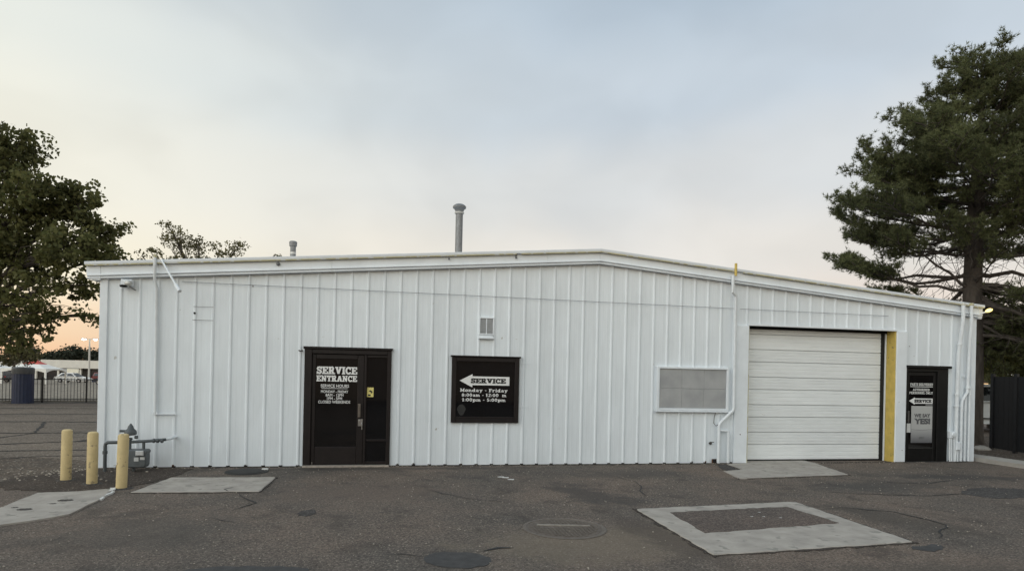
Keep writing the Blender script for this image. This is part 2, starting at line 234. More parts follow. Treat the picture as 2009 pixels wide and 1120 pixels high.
# ------------------------------------------------------------------ mesh helpers
class MB:
    def __init__(s): s.v = []; s.f = []
    def quadface(s, pts):
        n = len(s.v); s.v += [tuple(p) for p in pts]; s.f.append(tuple(range(n, n + len(pts)))); return s
    def box(s, x0, x1, y0, y1, z0, z1):
        n = len(s.v)
        s.v += [(x0, y0, z0), (x1, y0, z0), (x1, y1, z0), (x0, y1, z0), (x0, y0, z1), (x1, y0, z1), (x1, y1, z1), (x0, y1, z1)]
        s.f += [tuple(n + i for i in q) for q in ((0, 3, 2, 1), (4, 5, 6, 7), (0, 1, 5, 4), (1, 2, 6, 5), (2, 3, 7, 6), (3, 0, 4, 7))]; return s
    def bbox(s, x0, x1, y0, y1, z0, z1, b=.008):
        """box with chamfered front (-y) edges"""
        n = len(s.v)
        s.v += [(x0, y1, z0), (x1, y1, z0), (x1, y1, z1), (x0, y1, z1), (x0, y0 + b, z0), (x1, y0 + b, z0), (x1, y0 + b, z1), (x0, y0 + b, z1),
                (x0 + b, y0, z0 + b), (x1 - b, y0, z0 + b), (x1 - b, y0, z1 - b), (x0 + b, y0, z1 - b)]
        for q in ((8, 9, 10, 11), (4, 5, 9, 8), (5, 6, 10, 9), (6, 7, 11, 10), (7, 4, 8, 11), (0, 1, 5, 4), (1, 2, 6, 5), (2, 3, 7, 6), (3, 0, 4, 7), (3, 2, 1, 0)): s.f.append(tuple(n + i for i in q))
        return s
    def tube(s, pts, r, n=8, cap=True):
        pts = [Vector(p) for p in pts]; rs = r if isinstance(r, (list, tuple)) else [r] * len(pts)
        base = len(s.v); prev = None
        for i, p in enumerate(pts):
            d = (pts[min(i + 1, len(pts) - 1)] - pts[max(i - 1, 0)])
            d = d.normalized() if d.length > 1e-9 else Vector((0, 0, 1))
            if prev is None: u = d.orthogonal().normalized()
            else:
                u = prev - d * prev.dot(d); u = u.normalized() if u.length > 1e-6 else d.orthogonal().normalized()
            prev = u; w = d.cross(u)
            for k in range(n):
                a = 2 * math.pi * k / n; s.v.append(tuple(p + (u * math.cos(a) + w * math.sin(a)) * rs[i]))
        for i in range(len(pts) - 1):
            for k in range(n):
                a = base + i * n + k; b = base + i * n + (k + 1) % n; s.f.append((a, b, b + n, a + n))
        if cap:
            s.f.append(tuple(base + k for k in reversed(range(n)))); e = base + (len(pts) - 1) * n; s.f.append(tuple(e + k for k in range(n)))
        return s
    def lathe(s, c, prof, n=20, axis='z'):
        base = len(s.v)
        for r, h in prof:
            for k in range(n):
                a = 2 * math.pi * k / n; p = (r * math.cos(a), r * math.sin(a), h)
                if axis == 'y': p = (p[0], -h, p[1])
                if axis == 'x': p = (h, p[0], p[1])
                s.v.append((c[0] + p[0], c[1] + p[1], c[2] + p[2]))
        for i in range(len(prof) - 1):
            for k in range(n):
                a = base + i * n + k; b = base + i * n + (k + 1) % n; s.f.append((a, b, b + n, a + n))
        s.f.append(tuple(base + k for k in reversed(range(n)))); e = base + (len(prof) - 1) * n; s.f.append(tuple(e + k for k in range(n)))
        return s
    def slab(s, poly, z0, z1, bev=.0):
        """flat polygon (counter-clockwise xy) with thickness"""
        n = len(s.v); k = len(poly)
        cx = sum(p[0] for p in poly) / k; cy = sum(p[1] for p in poly) / k
        s.v += [(x, y, z0) for x, y in poly]
        if bev:
            s.v += [(x, y, z1 - bev) for x, y in poly]
            ins = []
            for x, y in poly:
                d = math.hypot(x - cx, y - cy) or 1; ins.append((x - (x - cx) / d * bev * 1.5, y - (y - cy) / d * bev * 1.5, z1))
            s.v += ins
            for i in range(k):
                j = (i + 1) % k; s.f.append((n + i, n + j, n + k + j, n + k + i)); s.f.append((n + k + i, n + k + j, n + 2 * k + j, n + 2 * k + i))
            s.f.append(tuple(range(n + 2 * k, n + 3 * k)))
        else:
            s.v += [(x, y, z1) for x, y in poly]
            for i in range(k): j = (i + 1) % k; s.f.append((n + i, n + j, n + k + j, n + k + i))
            s.f.append(tuple(range(n + k, n + 2 * k)))
        return s
    def extrude_x(s, prof, xs, zoff=lambda x: 0, caps=True):
        """profile of (y, z) swept along x, lifted by zoff(x)"""
        n = len(s.v); k = len(prof)
        for x in xs: s.v += [(x, y, z + zoff(x)) for y, z in prof]
        for i in range(len(xs) - 1):
            for j in range(k - 1):
                a = n + i * k + j; s.f.append((a, a + k, a + k + 1, a + 1))
        if caps: s.f.append(tuple(n + j for j in range(k))); e = n + (len(xs) - 1) * k; s.f.append(tuple(e + j for j in reversed(range(k))))
        return s
    def build(s, name, material, parent=None, smooth=False, label=None):
        me = bpy.data.meshes.new(name); me.from_pydata(s.v, [], s.f); me.update()
        return link_mesh(name, me, material, parent, smooth, label)
def link_mesh(name, me, material, parent=None, smooth=False, label=None):
    if material: me.materials.append(M[material] if isinstance(material, str) else material)
    if smooth:
        me.polygons.foreach_set('use_smooth', [True] * len(me.polygons))
        if hasattr(me, 'set_sharp_from_angle'): me.set_sharp_from_angle(angle=R(40))
    o = bpy.data.objects.new(name, me); C.objects.link(o)
    if parent is not None: attach(o, parent)
    if label: o['label'] = label
    return o
WORLD_POS = {}
def world_of(o):
    p = Vector((0, 0, 0)); 
    return WORLD_POS.get(o.name, p)
def attach(o, parent):
    """child vertices are in world coordinates: undo the thing's own place"""
    o.parent = parent; o.matrix_parent_inverse = Matrix.Translation(-world_of(parent))
def tag(o, label, cat=None, group=None, kind=None):
    o['label'] = label
    if cat: o['category'] = cat
    if group: o['group'] = group
    if kind: o['kind'] = kind
    return o
def thing(name, label, cat, loc=(0, 0, 0), group=None):
    o = bpy.data.objects.new(name, None); C.objects.link(o); o.location = loc; o.empty_display_size = .2; WORLD_POS[o.name] = Vector(loc)
    return tag(o, label, cat, group)
def structure(o, label=None):
    o['kind'] = 'structure'
    if label: o['label'] = label
    return o
def copy_thing(root, loc, rz=0, label=None, swap=None, scale=None):
    r = root.copy(); C.objects.link(r); r.location = loc; r.rotation_euler = (0, 0, rz)
    if scale: r.scale = scale
    if label: r['label'] = label
    def kids(src, dst):
        for ch in [o for o in bpy.data.objects if o.parent == src]:
            c = ch.copy(); C.objects.link(c); c.parent = dst; c.matrix_parent_inverse = ch.matrix_parent_inverse.copy()
            if swap and c.data.materials and c.data.materials[0].name in swap:
                c.data = c.data.copy(); c.data.materials[0] = M[swap[ch.data.materials[0].name]]
            kids(ch, c)
    kids(root, r); return r

# ------------------------------------------------------------------ lettering
def sans(name, text, x0, x1, zc, h, y, material, parent, bold=.012):
    """plain capitals, fitted between x0 and x1, cap height h, on a plane facing -y"""
    cu = bpy.data.curves.new(name, 'FONT'); cu.body = text; cu.align_x = 'LEFT'; cu.size = 1; cu.offset = bold; cu.extrude = .002; cu.resolution_u = 3
    ob = bpy.data.objects.new(name, cu); C.objects.link(ob)
    dg = bpy.context.evaluated_depsgraph_get(); me = bpy.data.meshes.new_from_object(ob.evaluated_get(dg)); bpy.data.objects.remove(ob)
    co = np.empty(len(me.vertices) * 3); me.vertices.foreach_get('co', co); co = co.reshape(-1, 3)
    lo, hi = co.min(0), co.max(0)
    X = x0 + (co[:, 0] - lo[0]) / (hi[0] - lo[0]) * (x1 - x0); Z = zc - h / 2 + (co[:, 1] - lo[1]) / (hi[1] - lo[1]) * h; Y = y - co[:, 2] * .5
    V_ = np.stack([X, Y, Z], 1); F_ = [tuple(p.vertices) for p in me.polygons]; par = list(range(len(V_)))
    def root(i):
        while par[i] != i: par[i] = par[par[i]]; i = par[i]
        return i
    for f in F_:
        for q in f[1:]: par[root(q)] = root(f[0])
    isl = {}
    for i in range(len(V_)): isl.setdefault(root(i), []).append(i)
    ext = sorted((min(V_[i][0] for i in v), max(V_[i][0] for i in v), k_) for k_, v in isl.items())
    gaps = sorted(range(1, len(ext)), key=lambda i: -(ext[i][0] - max(e[1] for e in ext[:i])))[:len(text.split()) - 1]
    word = {}; w_ = 0
    for i, e in enumerate(ext):
        if i in gaps: w_ += 1
        word[e[2]] = w_
    for w_ in range(len(text.split())):
        b = MB()
        for f in F_:
            if word[root(f[0])] == w_: b.quadface([V_[i] for i in f])
        if b.f: last = b.build(name, material, parent)
    return last
T = .23; t_ = .15
def sr(x0, y0, x1, y1): return ('r', x0, y0, x1, y1)
def pl(w, *p): return ('p', w, p)
def arc(cx, cy, rx, ry, a0, a1, w=None, n=12):
    return ('p', w or T * .9, tuple((cx + rx * math.cos(R(a0 + (a1 - a0) * i / n)), cy + ry * math.sin(R(a0 + (a1 - a0) * i / n))) for i in range(n + 1)))
def stem(x, h=1.0, y0=0, s0=1, s1=1, w=T):
    o = [sr(x, y0, x + w, h)]
    if s0: o.append(sr(x - .11, y0, x + w + .11, y0 + t_ * .85))
    if s1: o.append(sr(x - .11, h - t_ * .85, x + w + .11, h))
    return o
SLAB = {
 'S': (.80, [pl(.2, (.68, .70), (.62, .86), (.42, .92), (.2, .88), (.12, .74), (.2, .60), (.42, .51), (.62, .42), (.69, .27), (.6, .13), (.4, .08), (.2, .13), (.12, .3)), sr(.64, .66, .77, 1), sr(.04, 0, .17, .34)]),
 'E': (.88, stem(.12, s0=0, s1=0) + [sr(0, .85, .82, 1), sr(0, 0, .86, .15), sr(.3, .43, .58, .57), sr(.71, .66, .83, 1), sr(.75, 0, .87, .34), sr(.5, .32, .6, .68)]),
 'R': (.98, stem(.12) + [arc(.5, .73, .22, .2, -90, 90), sr(.3, .86, .52, 1), sr(.3, .44, .52, .58), pl(.23, (.5, .5), (.72, .08)), sr(.62, 0, .96, .14)]),
 'V': (.98, [pl(.23, (.2, .95), (.48, .06)), pl(.19, (.78, .95), (.5, .06)), sr(0, .87, .42, 1), sr(.6, .87, .96, 1)]),
 'I': (.46, stem(.115)),
 'C': (.86, [arc(.46, .5, .34, .42, 50, 310), sr(.66, .62, .79, 1), sr(.66, .03, .79, .3)]),
 'N': (1.02, [sr(.14, 0, .3, 1), sr(.72, 0, .88, 1), pl(.24, (.2, .94), (.8, .06)), sr(0, .87, .32, 1), sr(0, 0, .42, .13), sr(.58, .87, 1.0, 1)]),
 'T': (.88, stem(.33, s1=0) + [sr(.03, .86, .85, 1), sr(.03, .64, .15, 1), sr(.73, .64, .85, 1)]),
 'A': (1.0, [pl(.19, (.2, .06), (.46, .95)), pl(.24, (.8, .06), (.52, .95)), sr(.3, .28, .7, .41), sr(0, 0, .4, .13), sr(.58, 0, 1, .13)]),
 'M': (1.16, [sr(.13, 0, .28, 1), sr(.8, 0, 1.03, 1), pl(.23, (.2, .95), (.55, .2)), pl(.17, (.9, .95), (.55, .2)), sr(0, .87, .3, 1), sr(0, 0, .4, .13), sr(.68, 0, 1.14, .13), sr(.84, .87, 1.14, 1)]),
 'F': (.82, stem(.12, s1=0) + [sr(0, .86, .78, 1), sr(.3, .43, .58, .57), sr(.67, .64, .79, 1), sr(.5, .32, .6, .68)]),
 'P': (.9, stem(.12) + [arc(.52, .71, .22, .22, -90, 90), sr(.3, .86, .54, 1), sr(.3, .42, .54, .56)]),
 'D': (.96, stem(.12) + [arc(.46, .5, .36, .43, -90, 90), sr(.3, .86, .48, 1), sr(.3, 0, .48, .14)]),
 'L': (.82, stem(.12, s0=0) + [sr(0, 0, .8, .14), sr(.69, 0, .81, .36)]),
 'U': (1.0, [sr(.12, .35, .35, 1), sr(.7, .35, .86, 1), arc(.49, .38, .28, .3, 180, 360), sr(0, .87, .46, 1), sr(.58, .87, .98, 1)]),
 'H': (1.06, stem(.12) + stem(.7) + [sr(.3, .43, .75, .57)]),
 'O': (.94, [arc(.47, .5, .34, .42, 0, 360, n=20)]),
 'Z': (.82, [sr(.05, .86, .77, 1), sr(.05, 0, .79, .14), pl(.24, (.65, .92), (.18, .08)), sr(.05, .64, .17, 1), sr(.67, 0, .79, .36)]),
 'Y': (.98, [sr(.37, 0, .6, .45), pl(.22, (.2, .95), (.48, .42)), pl(.19, (.78, .95), (.5, .42)), sr(0, .87, .4, 1), sr(.6, .87, .98, 1), sr(.25, 0, .72, .13)]),
 'o': (.74, [arc(.37, .35, .25, .27, 0, 360, n=16)]),
 'n': (.86, stem(.1, .7, s1=0, w=.2) + [sr(0, .58, .2, .7), arc(.45, .4, .19, .22, 0, 180, .16), sr(.54, 0, .73, .42), sr(.46, 0, .84, .12)]),
 'm': (1.22, stem(.1, .7, s1=0, w=.19) + [sr(0, .58, .2, .7), arc(.41, .42, .16, .2, 0, 180, .15), sr(.48, 0, .67, .44), sr(.42, 0, .76, .12), arc(.78, .42, .16, .2, 0, 180, .15), sr(.86, 0, 1.04, .44), sr(.8, 0, 1.16, .12)]),
 'd': (.84, [arc(.34, .34, .23, .26, 0, 360, n=14), sr(.5, 0, .7, 1), sr(.38, .88, .6, 1), sr(.6, 0, .82, .12)]),
 'a': (.78, [arc(.32, .21, .2, .15, 0, 360, .15), sr(.46, 0, .65, .5), arc(.36, .46, .2, .18, 0, 160, .15), sr(.6, 0, .77, .12)]),
 'y': (.84, [pl(.2, (.18, .66), (.42, .06)), pl(.16, (.66, .66), (.34, -.2), (.16, -.22)), sr(0, .58, .36, .7), sr(.5, .58, .84, .7)]),
 'r': (.68, stem(.1, .7, s1=0, w=.2) + [sr(0, .58, .2, .7), arc(.48, .4, .2, .22, 60, 180, .16), sr(.5, .44, .64, .66)]),
 'i': (.44, stem(.12, .7, s1=0, w=.2) + [sr(.01, .58, .2, .7), sr(.11, .8, .33, 1)]),
 'p': (.86, [arc(.5, .35, .23, .26, 0, 360, n=14), sr(.12, -.27, .32, .7), sr(0, .58, .2, .7), sr(0, -.28, .46, -.17)]),
 '8': (.78, [arc(.39, .73, .22, .18, 0, 360, .18), arc(.39, .28, .26, .2, 0, 360, .2)]),
 '0': (.78, [arc(.39, .5, .25, .41, 0, 360, .2, n=18)]),
 '1': (.6, stem(.2, s1=0) + [sr(.05, .72, .3, .86)]),
 '2': (.76, [arc(.38, .71, .22, .21, 170, 0, .19), pl(.19, (.6, .71), (.5, .5), (.16, .1)), sr(.08, 0, .72, .15)]),
 '5': (.76, [sr(.14, .85, .66, 1), sr(.14, .5, .28, .95), arc(.36, .33, .25, .25, 115, -150, .19)]),
 ':': (.34, [sr(.08, .06, .27, .25), sr(.08, .48, .27, .67)]), '-': (.46, [sr(.06, .33, .4, .48)]), ' ': (.4, []),
}
def slab_text(name, text, x0, x1, zb, h, y, material, parent, fat=None):
    fat = (.03 if h > .08 else .0) if fat is None else fat
    """slab-serif lettering on a plane facing -y, baseline zb, capital height h, fitted between x0 and x1"""
    wid = sum(SLAB[c][0] + .05 for c in text) - .05; sx = (x1 - x0) / wid
    b = MB(); pen = 0; lift = 0
    for c in text:
        w, parts = SLAB[c]; lift = 0
        if c == ' ' and b.f: b.build(name, material, parent); b = MB()
        for p in parts:
            lift += 1; yy = y - .0004 - lift * .00025
            if p[0] == 'r': polys = [((p[1] - fat, p[2] - fat * .6), (p[3] + fat, p[2] - fat * .6), (p[3] + fat, p[4] + fat * .6), (p[1] - fat, p[4] + fat * .6))]
            else:
                polys = []; pts = p[2]; hw = p[1] / 2 + fat; L_, R_ = [], []
                for i, q in enumerate(pts):
                    a = pts[max(i - 1, 0)]; e = pts[min(i + 1, len(pts) - 1)]
                    if pts[0] == pts[-1] or math.dist(pts[0], pts[-1]) < 1e-6:
                        if i in (0, len(pts) - 1): a, e = pts[-2], pts[1]
                    dx, dy = e[0] - a[0], e[1] - a[1]; d = math.hypot(dx, dy) or 1
                    nx, ny = -dy / d * hw, dx / d * hw; L_.append((q[0] + nx, q[1] + ny)); R_.append((q[0] - nx, q[1] - ny))
                for i in range(len(pts) - 1): polys.append((R_[i], R_[i + 1], L_[i + 1], L_[i]))
            for q in polys: b.quadface([(x0 + (pen + u) * sx, yy, zb + v * h) for u, v in q])
        pen += w + .05
    return b.build(name, material, parent)
def arrow_left(b, xtip, xhead, xend, zc, hh, hs, y):
    b.quadface([(xtip, y, zc), (xhead, y, zc - hh), (xhead, y, zc - hs), (xhead, y, zc + hs), (xhead, y, zc + hh)])
    b.quadface([(xhead, y, zc - hs), (xend, y, zc - hs), (xend, y, zc + hs), (xhead, y, zc + hs)])

# ------------------------------------------------------------------ ground
def ground_z(x, y):
    f = min(max((y - 21.5) / 65.0, 0), 1.0); f2 = min(max((y - 86) / 30.0, 0), 1.0)
    return -1.1 * f - .2 * f2
def sheet(name, xs, ys, dz, material, parent=None):
    b = MB(); nx = len(xs)
    for yy in ys:
        for xx in xs: b.v.append((xx, yy, ground_z(xx, yy) + dz))
    for j in range(len(ys) - 1):
        for i in range(nx - 1): a = j * nx + i; b.f.append((a, a + 1, a + nx + 1, a + nx))
    return b.build(name, material, parent)
gx = [-2500, -800, -300, -150, -90, -60, -40, -25, -15, -8, 0, 8, 16, 24, 40, 60, 90, 150, 300, 800, 2500]
gy = [-2500, -600, -200, -80, -40, -20, -10, 0, 10, 21.5, 30, 40, 55, 70, 86, 100, 116, 160, 300, 900, 3000]
ground = structure(sheet('ground', gx, gy, 0, 'asphalt_yard'), 'worn brown grey asphalt yard in front of the white building')
structure(sheet('parking_lot', [-160, -80, -40, -20, 0], [22.0, 30, 40, 55, 70, 86, 100, 116], .004, 'asphalt_lot'), 'pale worn car park beyond the black picket fence')
def wobble(poly, amp=.02, step=.25, seed=1):
    rr = random.Random(seed); out = []
    for i, p in enumerate(poly):
        q = poly[(i + 1) % len(poly)]; n = max(1, int(math.dist(p, q) / step))
        for k in range(n):
            f = k / n; out.append((p[0] + (q[0] - p[0]) * f + rr.uniform(-amp, amp), p[1] + (q[1] - p[1]) * f + rr.uniform(-amp, amp)))
    return out
def round_poly(poly, it=2):
    for _ in range(it):
        o = []
        for i, p in enumerate(poly):
            q = poly[(i + 1) % len(poly)]; o += [(p[0] * .75 + q[0] * .25, p[1] * .75 + q[1] * .25), (p[0] * .25 + q[0] * .75, p[1] * .25 + q[1] * .75)]
        poly = o
    return poly
def grime_shade(poly, w, seed):  # dark border round a pad: edge dirt and a painted shadow gap
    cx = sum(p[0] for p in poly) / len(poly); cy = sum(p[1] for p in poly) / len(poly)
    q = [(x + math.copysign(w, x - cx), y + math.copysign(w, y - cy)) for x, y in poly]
    MB().slab(wobble(q, .035, .08, seed), -.02, .0068).build('joint_dirt_shade', 'joint_dirt_shade', ground)
def pad(poly, label, zt=.018, amp=.012, seed=1):
    grime_shade(poly, .035, seed + 50)
    o = MB().slab(wobble(poly, amp, .09, seed), -.05, zt, .008).build('concrete_pad', 'concrete'); return structure(o, label)
def patch(name, poly, z, material, parent=ground, seed=1, amp=.03, rnd=2, step=.2):
    return MB().slab(wobble(round_poly(poly, rnd) if rnd else poly, amp, step, seed), -.02, z).build(name, material, parent)
pad([(1.42, -2.37), (3.17, -2.44), (3.18, -1.22), (1.55, -1.16)], 'pale concrete pad left of the service entrance door', seed=3)
# big pad as four strips round its asphalt inset
pad([(8.35, -6.22), (10.93, -6.02), (10.96, -3.86), (8.37, -4.10)], 'large concrete pad framing a brown asphalt rectangle', seed=19)
patch('asphalt_inset', [(8.68, -5.42), (9.3, -5.33), (9.9, -5.25), (10.68, -5.14), (10.60, -4.19), (8.74, -4.36)], .022, 'asphalt_inset', rnd=0, amp=.016, step=.1, seed=9)
gp = [(11.25, -1.88), (13.70, -1.63), (14.10, -.12), (14.10, .30), (12.55, .30), (12.55, -.03), (11.98, -.2), (11.90, -.90), (11.42, -1.06)]
grime_shade([(11.25, -1.88), (13.70, -1.63), (14.10, -.12), (11.98, -.2)], .03, 71); structure(MB().slab(wobble(gp, .012, .1, 23), -.05, .015).build('concrete_pad', 'concrete'), 'concrete apron at the foot of the roll-up door')
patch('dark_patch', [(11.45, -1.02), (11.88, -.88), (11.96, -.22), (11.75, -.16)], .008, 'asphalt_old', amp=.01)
structure(MB().slab(wobble([(.0, -5.7), (.48, -4.75), (.80, -4.20), (1.02, -4.04), (1.25, -3.71), (1.24, -2.97), (1.09, -2.09), (.68, -2.25), (.23, -2.31), (.28, -3.25), (-.5, -4.9), (-.9, -5.5)], .015, .2, 5), -.05, .02).build('concrete_walkway', 'concrete'), 'tapered concrete walkway running past the yellow bollards')
for poly in ([(1.02, -2.03), (1.10, -2.02), (1.13, -2.24), (1.09, -2.24)], [(1.15, -2.30), (1.19, -2.30), (1.20, -2.62), (1.17, -2.62)], [(1.20, -2.70), (1.23, -2.70), (1.24, -2.86), (1.22, -2.86)]):
    patch('paint_chip', poly, .0235, 'chip_white', amp=.012, rnd=0, step=.05, seed=4)
for (cx, cy, r_) in ((.83, -2.9, .09), (.62, -3.42, .08), (.78, -3.1, .03), (.45, -3.3, .03)):
    patch('stain', [(cx + r_ * math.cos(a), cy + r_ * .7 * math.sin(a)) for a in np.arange(0, 6.28, .6)], .0235, 'asphalt_old', amp=.012, rnd=1, step=.05)
patch('tar_patch', [(5.38, -5.98), (5.52, -5.74), (5.80, -5.80), (6.08, -5.95), (6.02, -6.26), (5.68, -6.34), (5.45, -6.18)], .006, 'tar', amp=.022, step=.07, rnd=2, seed=2)
patch('tar_patch', [(3.1, -6.2), (3.4, -6.02), (3.9, -6.0), (4.45, -6.18), (4.6, -6.6), (3.2, -6.7)], .006, 'tar', amp=.05, step=.08, rnd=1, seed=6)
patch('tar_patch', [(10.72, -6.17), (11.25, -6.08), (11.05, -6.33), (10.75, -6.34)], .006, 'tar', amp=.035, step=.07, rnd=1, seed=7)
patch('dark_patch', [(3.90, -3.95), (4.0, -3.66), (4.15, -3.72), (4.14, -3.95), (4.05, -4.08)], .006, 'asphalt_old', amp=.02, step=.07, seed=8)
patch('dark_patch', [(14.35, -3.35), (15.2, -2.98), (16.0, -3.2), (15.5, -3.75), (14.8, -3.95), (14.3, -3.75)], .006, 'asphalt_old', amp=.06, step=.1, rnd=1, seed=12)
patch('old_surface', [(-14, 1.0), (-.05, .9), (-.05, 14.5), (-2, 17.5), (-14, 16.6), (-26, 15)], .004, 'asphalt_tan', amp=.08, rnd=0, step=.4, seed=44)
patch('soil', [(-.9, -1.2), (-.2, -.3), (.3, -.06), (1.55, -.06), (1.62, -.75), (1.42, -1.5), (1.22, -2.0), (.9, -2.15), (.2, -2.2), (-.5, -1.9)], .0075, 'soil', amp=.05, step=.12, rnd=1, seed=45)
patch('dirt_strip', [(-9, .2), (-3, -.35), (-.6, -1.1), (.6, -1.0), (.7, -.4), (.0, .0), (-.2, .7), (-1.5, 1.4), (-9, 3.2)], .005, 'dirt', amp=.06, seed=15)
patch('dirt_strip', [(18.35, .5), (19.1, -.45), (19.1, -9), (24, -9), (25, 5.5), (20, 6), (18.4, 3)], .010, 'dirt', amp=.03, rnd=0, seed=16)
patch('dirt_strip', [(-30, 17.6), (-8, 19.6), (-2, 19.9), (-2, 21.6), (-8, 21.2), (-30, 19.2)], .008, 'asphalt_old', amp=.05, rnd=0, step=.5, seed=18)
for (x, y) in ((6.97, -1.47), (7.03, -1.66), (6.9, -1.4)):
    patch('paint_chip', [(x, y), (x + .12, y - .01), (x + .11, y + .05), (x + .02, y + .06)], .007, 'chip_white', amp=.015, step=.04, rnd=1)
for (x, y) in ((9.7, -4.72), (9.86, -4.74), (10.05, -4.82), (9.95, -4.5)):
    patch('paint_chip', [(x, y), (x + .04, y), (x + .035, y + .02), (x, y + .015)], .0245, 'chip_white', amp=.01, step=.03, rnd=1)
for a, e, sd_ in ((1.7, 3.4, 81), (5.1, 11.4, 82), (14.2, 16.4, 83), (17.6, 18.3, 84)):  # strips of dark debris along the wall foot
    MB().slab(wobble([(a, -.10), (e, -.10), (e, .02), (a, .02)], .045, .12, sd_), -.02, .0062).build('joint_dirt_shade', 'joint_dirt_shade', ground)
def crack(pts, w, z=.0065, seed=1, name='crack'):
    rr = random.Random(seed); P = []
    for (a, c) in zip(pts[:-1], pts[1:]):
        n = max(2, int(math.dist(a, c) / .18))
        for k in range(n): P.append((a[0] + (c[0] - a[0]) * k / n + rr.uniform(-.035, .035), a[1] + (c[1] - a[1]) * k / n + rr.uniform(-.05, .05)))
    P.append(pts[-1]); b = MB(); L_ = []
    for i, p in enumerate(P):
        a = P[max(0, i - 1)]; e = P[min(len(P) - 1, i + 1)]; d = math.dist(a, e) or 1; ww = w * rr.uniform(.5, 1.2) * (.3 if i in (0, len(P) - 1) else 1) / 2
        nx, ny = -(e[1] - a[1]) / d * ww, (e[0] - a[0]) / d * ww; L_.append(((p[0] + nx, p[1] + ny, z), (p[0] - nx, p[1] - ny, z)))
    for i in range(len(L_) - 1): b.quadface([L_[i][1], L_[i + 1][1], L_[i + 1][0], L_[i][0]])
    return b.build(name, 'crack_fill', ground)
for i, c_ in enumerate([([(-8, 1.4), (-4, 2.2), (-.3, 2.6)], .10), ([(-8, 3.2), (-4.6, 2.9), (-2.4, 4.0), (-.4, 4.2)], .12), ([(-10, 5.2), (-5, 5.9), (-.6, 6.2)], .14), ([(-4.6, 2.9), (-4.0, 5.9), (-5.4, 9.2)], .09),
                       ([(-12, 8.6), (-6, 9.4), (-1, 9.1)], .16), ([(-12, 12), (-7, 12.4), (-2, 13.0)], .2), ([(-2.2, 4.0), (-1.6, 6.1), (-2.6, 9.2)], .1), ([(-13, 15.2), (-8, 15.6), (-3, 16.1)], .24), ([(-7.2, 5.5), (-7.6, 9.1)], .1),
                       ([(-3.2, .6), (-1.6, 1.5), (-.3, 1.6)], .06)]):
    crack(c_[0], c_[1], seed=i, z=.0112)
for i, c_ in enumerate([([(2.9, -2.5), (3.25, -3.2), (3.1, -3.6)], .025), ([(5.6, -2.4), (6.1, -3.1), (6.7, -3.5)], .02), ([(6.05, -5.75), (6.35, -5.7)], .06), ([(11.2, -4.1), (12.0, -4.6), (12.1, -5.3), (11.4, -5.9)], .03),
                       ([(13.2, -2.0), (14.4, -2.6), (15.4, -2.3)], .03), ([(8.8, -.9), (9.2, -2.0), (8.9, -3.2)], .02), ([(12.0, -3.2), (13.4, -3.6), (14.3, -3.5)], .03), ([(5.0, -5.75), (5.4, -5.9)], .02), ([(2.9, -4.0), (3.3, -4.3)], .02)]):
    crack(c_[0], c_[1], seed=30 + i)
crack([(2.72, -2.42), (2.66, -2.25), (2.74, -2.1)], .02, z=.0215, seed=77)
# right-hand kerb and walk
kb = MB()
kp = [(18.42, .35), (18.40, -.3), (18.45, -1.0), (18.50, -2.5), (18.5, -9)]
kq = [(18.95, .75), (19.05, -.1), (19.12, -.9), (19.12, -2.5), (19.12, -9)]
for i in range(4): kb.slab([kp[i], kp[i + 1], kq[i + 1], kq[i]][::1], -.05, .095 - .004 * i)
structure(kb.build('kerb', 'kerb_concrete'), 'pale concrete kerb strip at the right end of the building')
# loose stones by the bollards
st = MB(); rr = random.Random(3)
for i in range(90):
    x = rr.gauss(-.35, .55); y = rr.gauss(-.55, .35); r_ = rr.uniform(.008, .024)
    if (-.05 < x and y > -.12) : continue
    st.lathe((x, y, .005), [(r_ * rr.uniform(.7, 1), 0), (r_, r_ * .5), (r_ * .5, r_ * .9)], 6)
st = st.build('loose_stones', 'pebble'); tag(st, 'loose pale stones scattered on the dirt behind the bollards', 'stones', kind='stuff')
st = MB()
for i in range(900):
    x = rr.uniform(0, 17); y = -rr.uniform(.15, 6.5) ; r_ = rr.uniform(.004, .011)
    st.lathe((x, y, .004), [(r_, 0), (r_ * .9, r_ * .5), (r_ * .4, r_ * .8)], 5)
for i in range(250):
    x = rr.uniform(.2, 18); y = -abs(rr.gauss(0, .06)) - .05; r_ = rr.uniform(.005, .014)
    st.lathe((x, y, .004), [(r_, 0), (r_ * .9, r_ * .5), (r_ * .4, r_ * .8)], 5)
st = st.build('yard_grit', 'pebble'); tag(st, 'small grit scattered over the asphalt yard', 'grit', kind='stuff')

# ------------------------------------------------------------------ the white metal building
FT = .3048; WX = 60 * FT; PK = 30 * FT; SLOPE = 1 / 12.2; DEPTH = 14.0
def top_line(x): return 4.375 - SLOPE * abs(x - PK)
bld = thing('service_building', 'long low white ribbed metal service building with a shallow gable', 'building', (PK, 0, 0))
OPEN = [(3.44, 5.03, 0, 2.20), (6.20, 7.51, .85, 2.11), (12.52, 16.19, 0, 2.96), (16.45, 17.55, 0, 2.17), (6.72, 6.98, 2.57, 2.90), (10.46, 12.04, 1.13, 2.01)]
def rib_y(d):           # d = distance from a rib centre line
    d = abs(d)
    if d < .011: return -.023
    if d < .033: return -.023 * (1 - (d - .011) / .022)
    k = abs(d - FT / 3)
    if k < .010: return -.0014
    if k < .018: return -.0014 * (1 - (k - .010) / .008)
    return 0.0
offs = [0, .011, .033, FT / 3 - .018, FT / 3 - .010, FT / 3 + .010, FT / 3 + .018]
offs = offs + [FT - o for o in reversed(offs)]
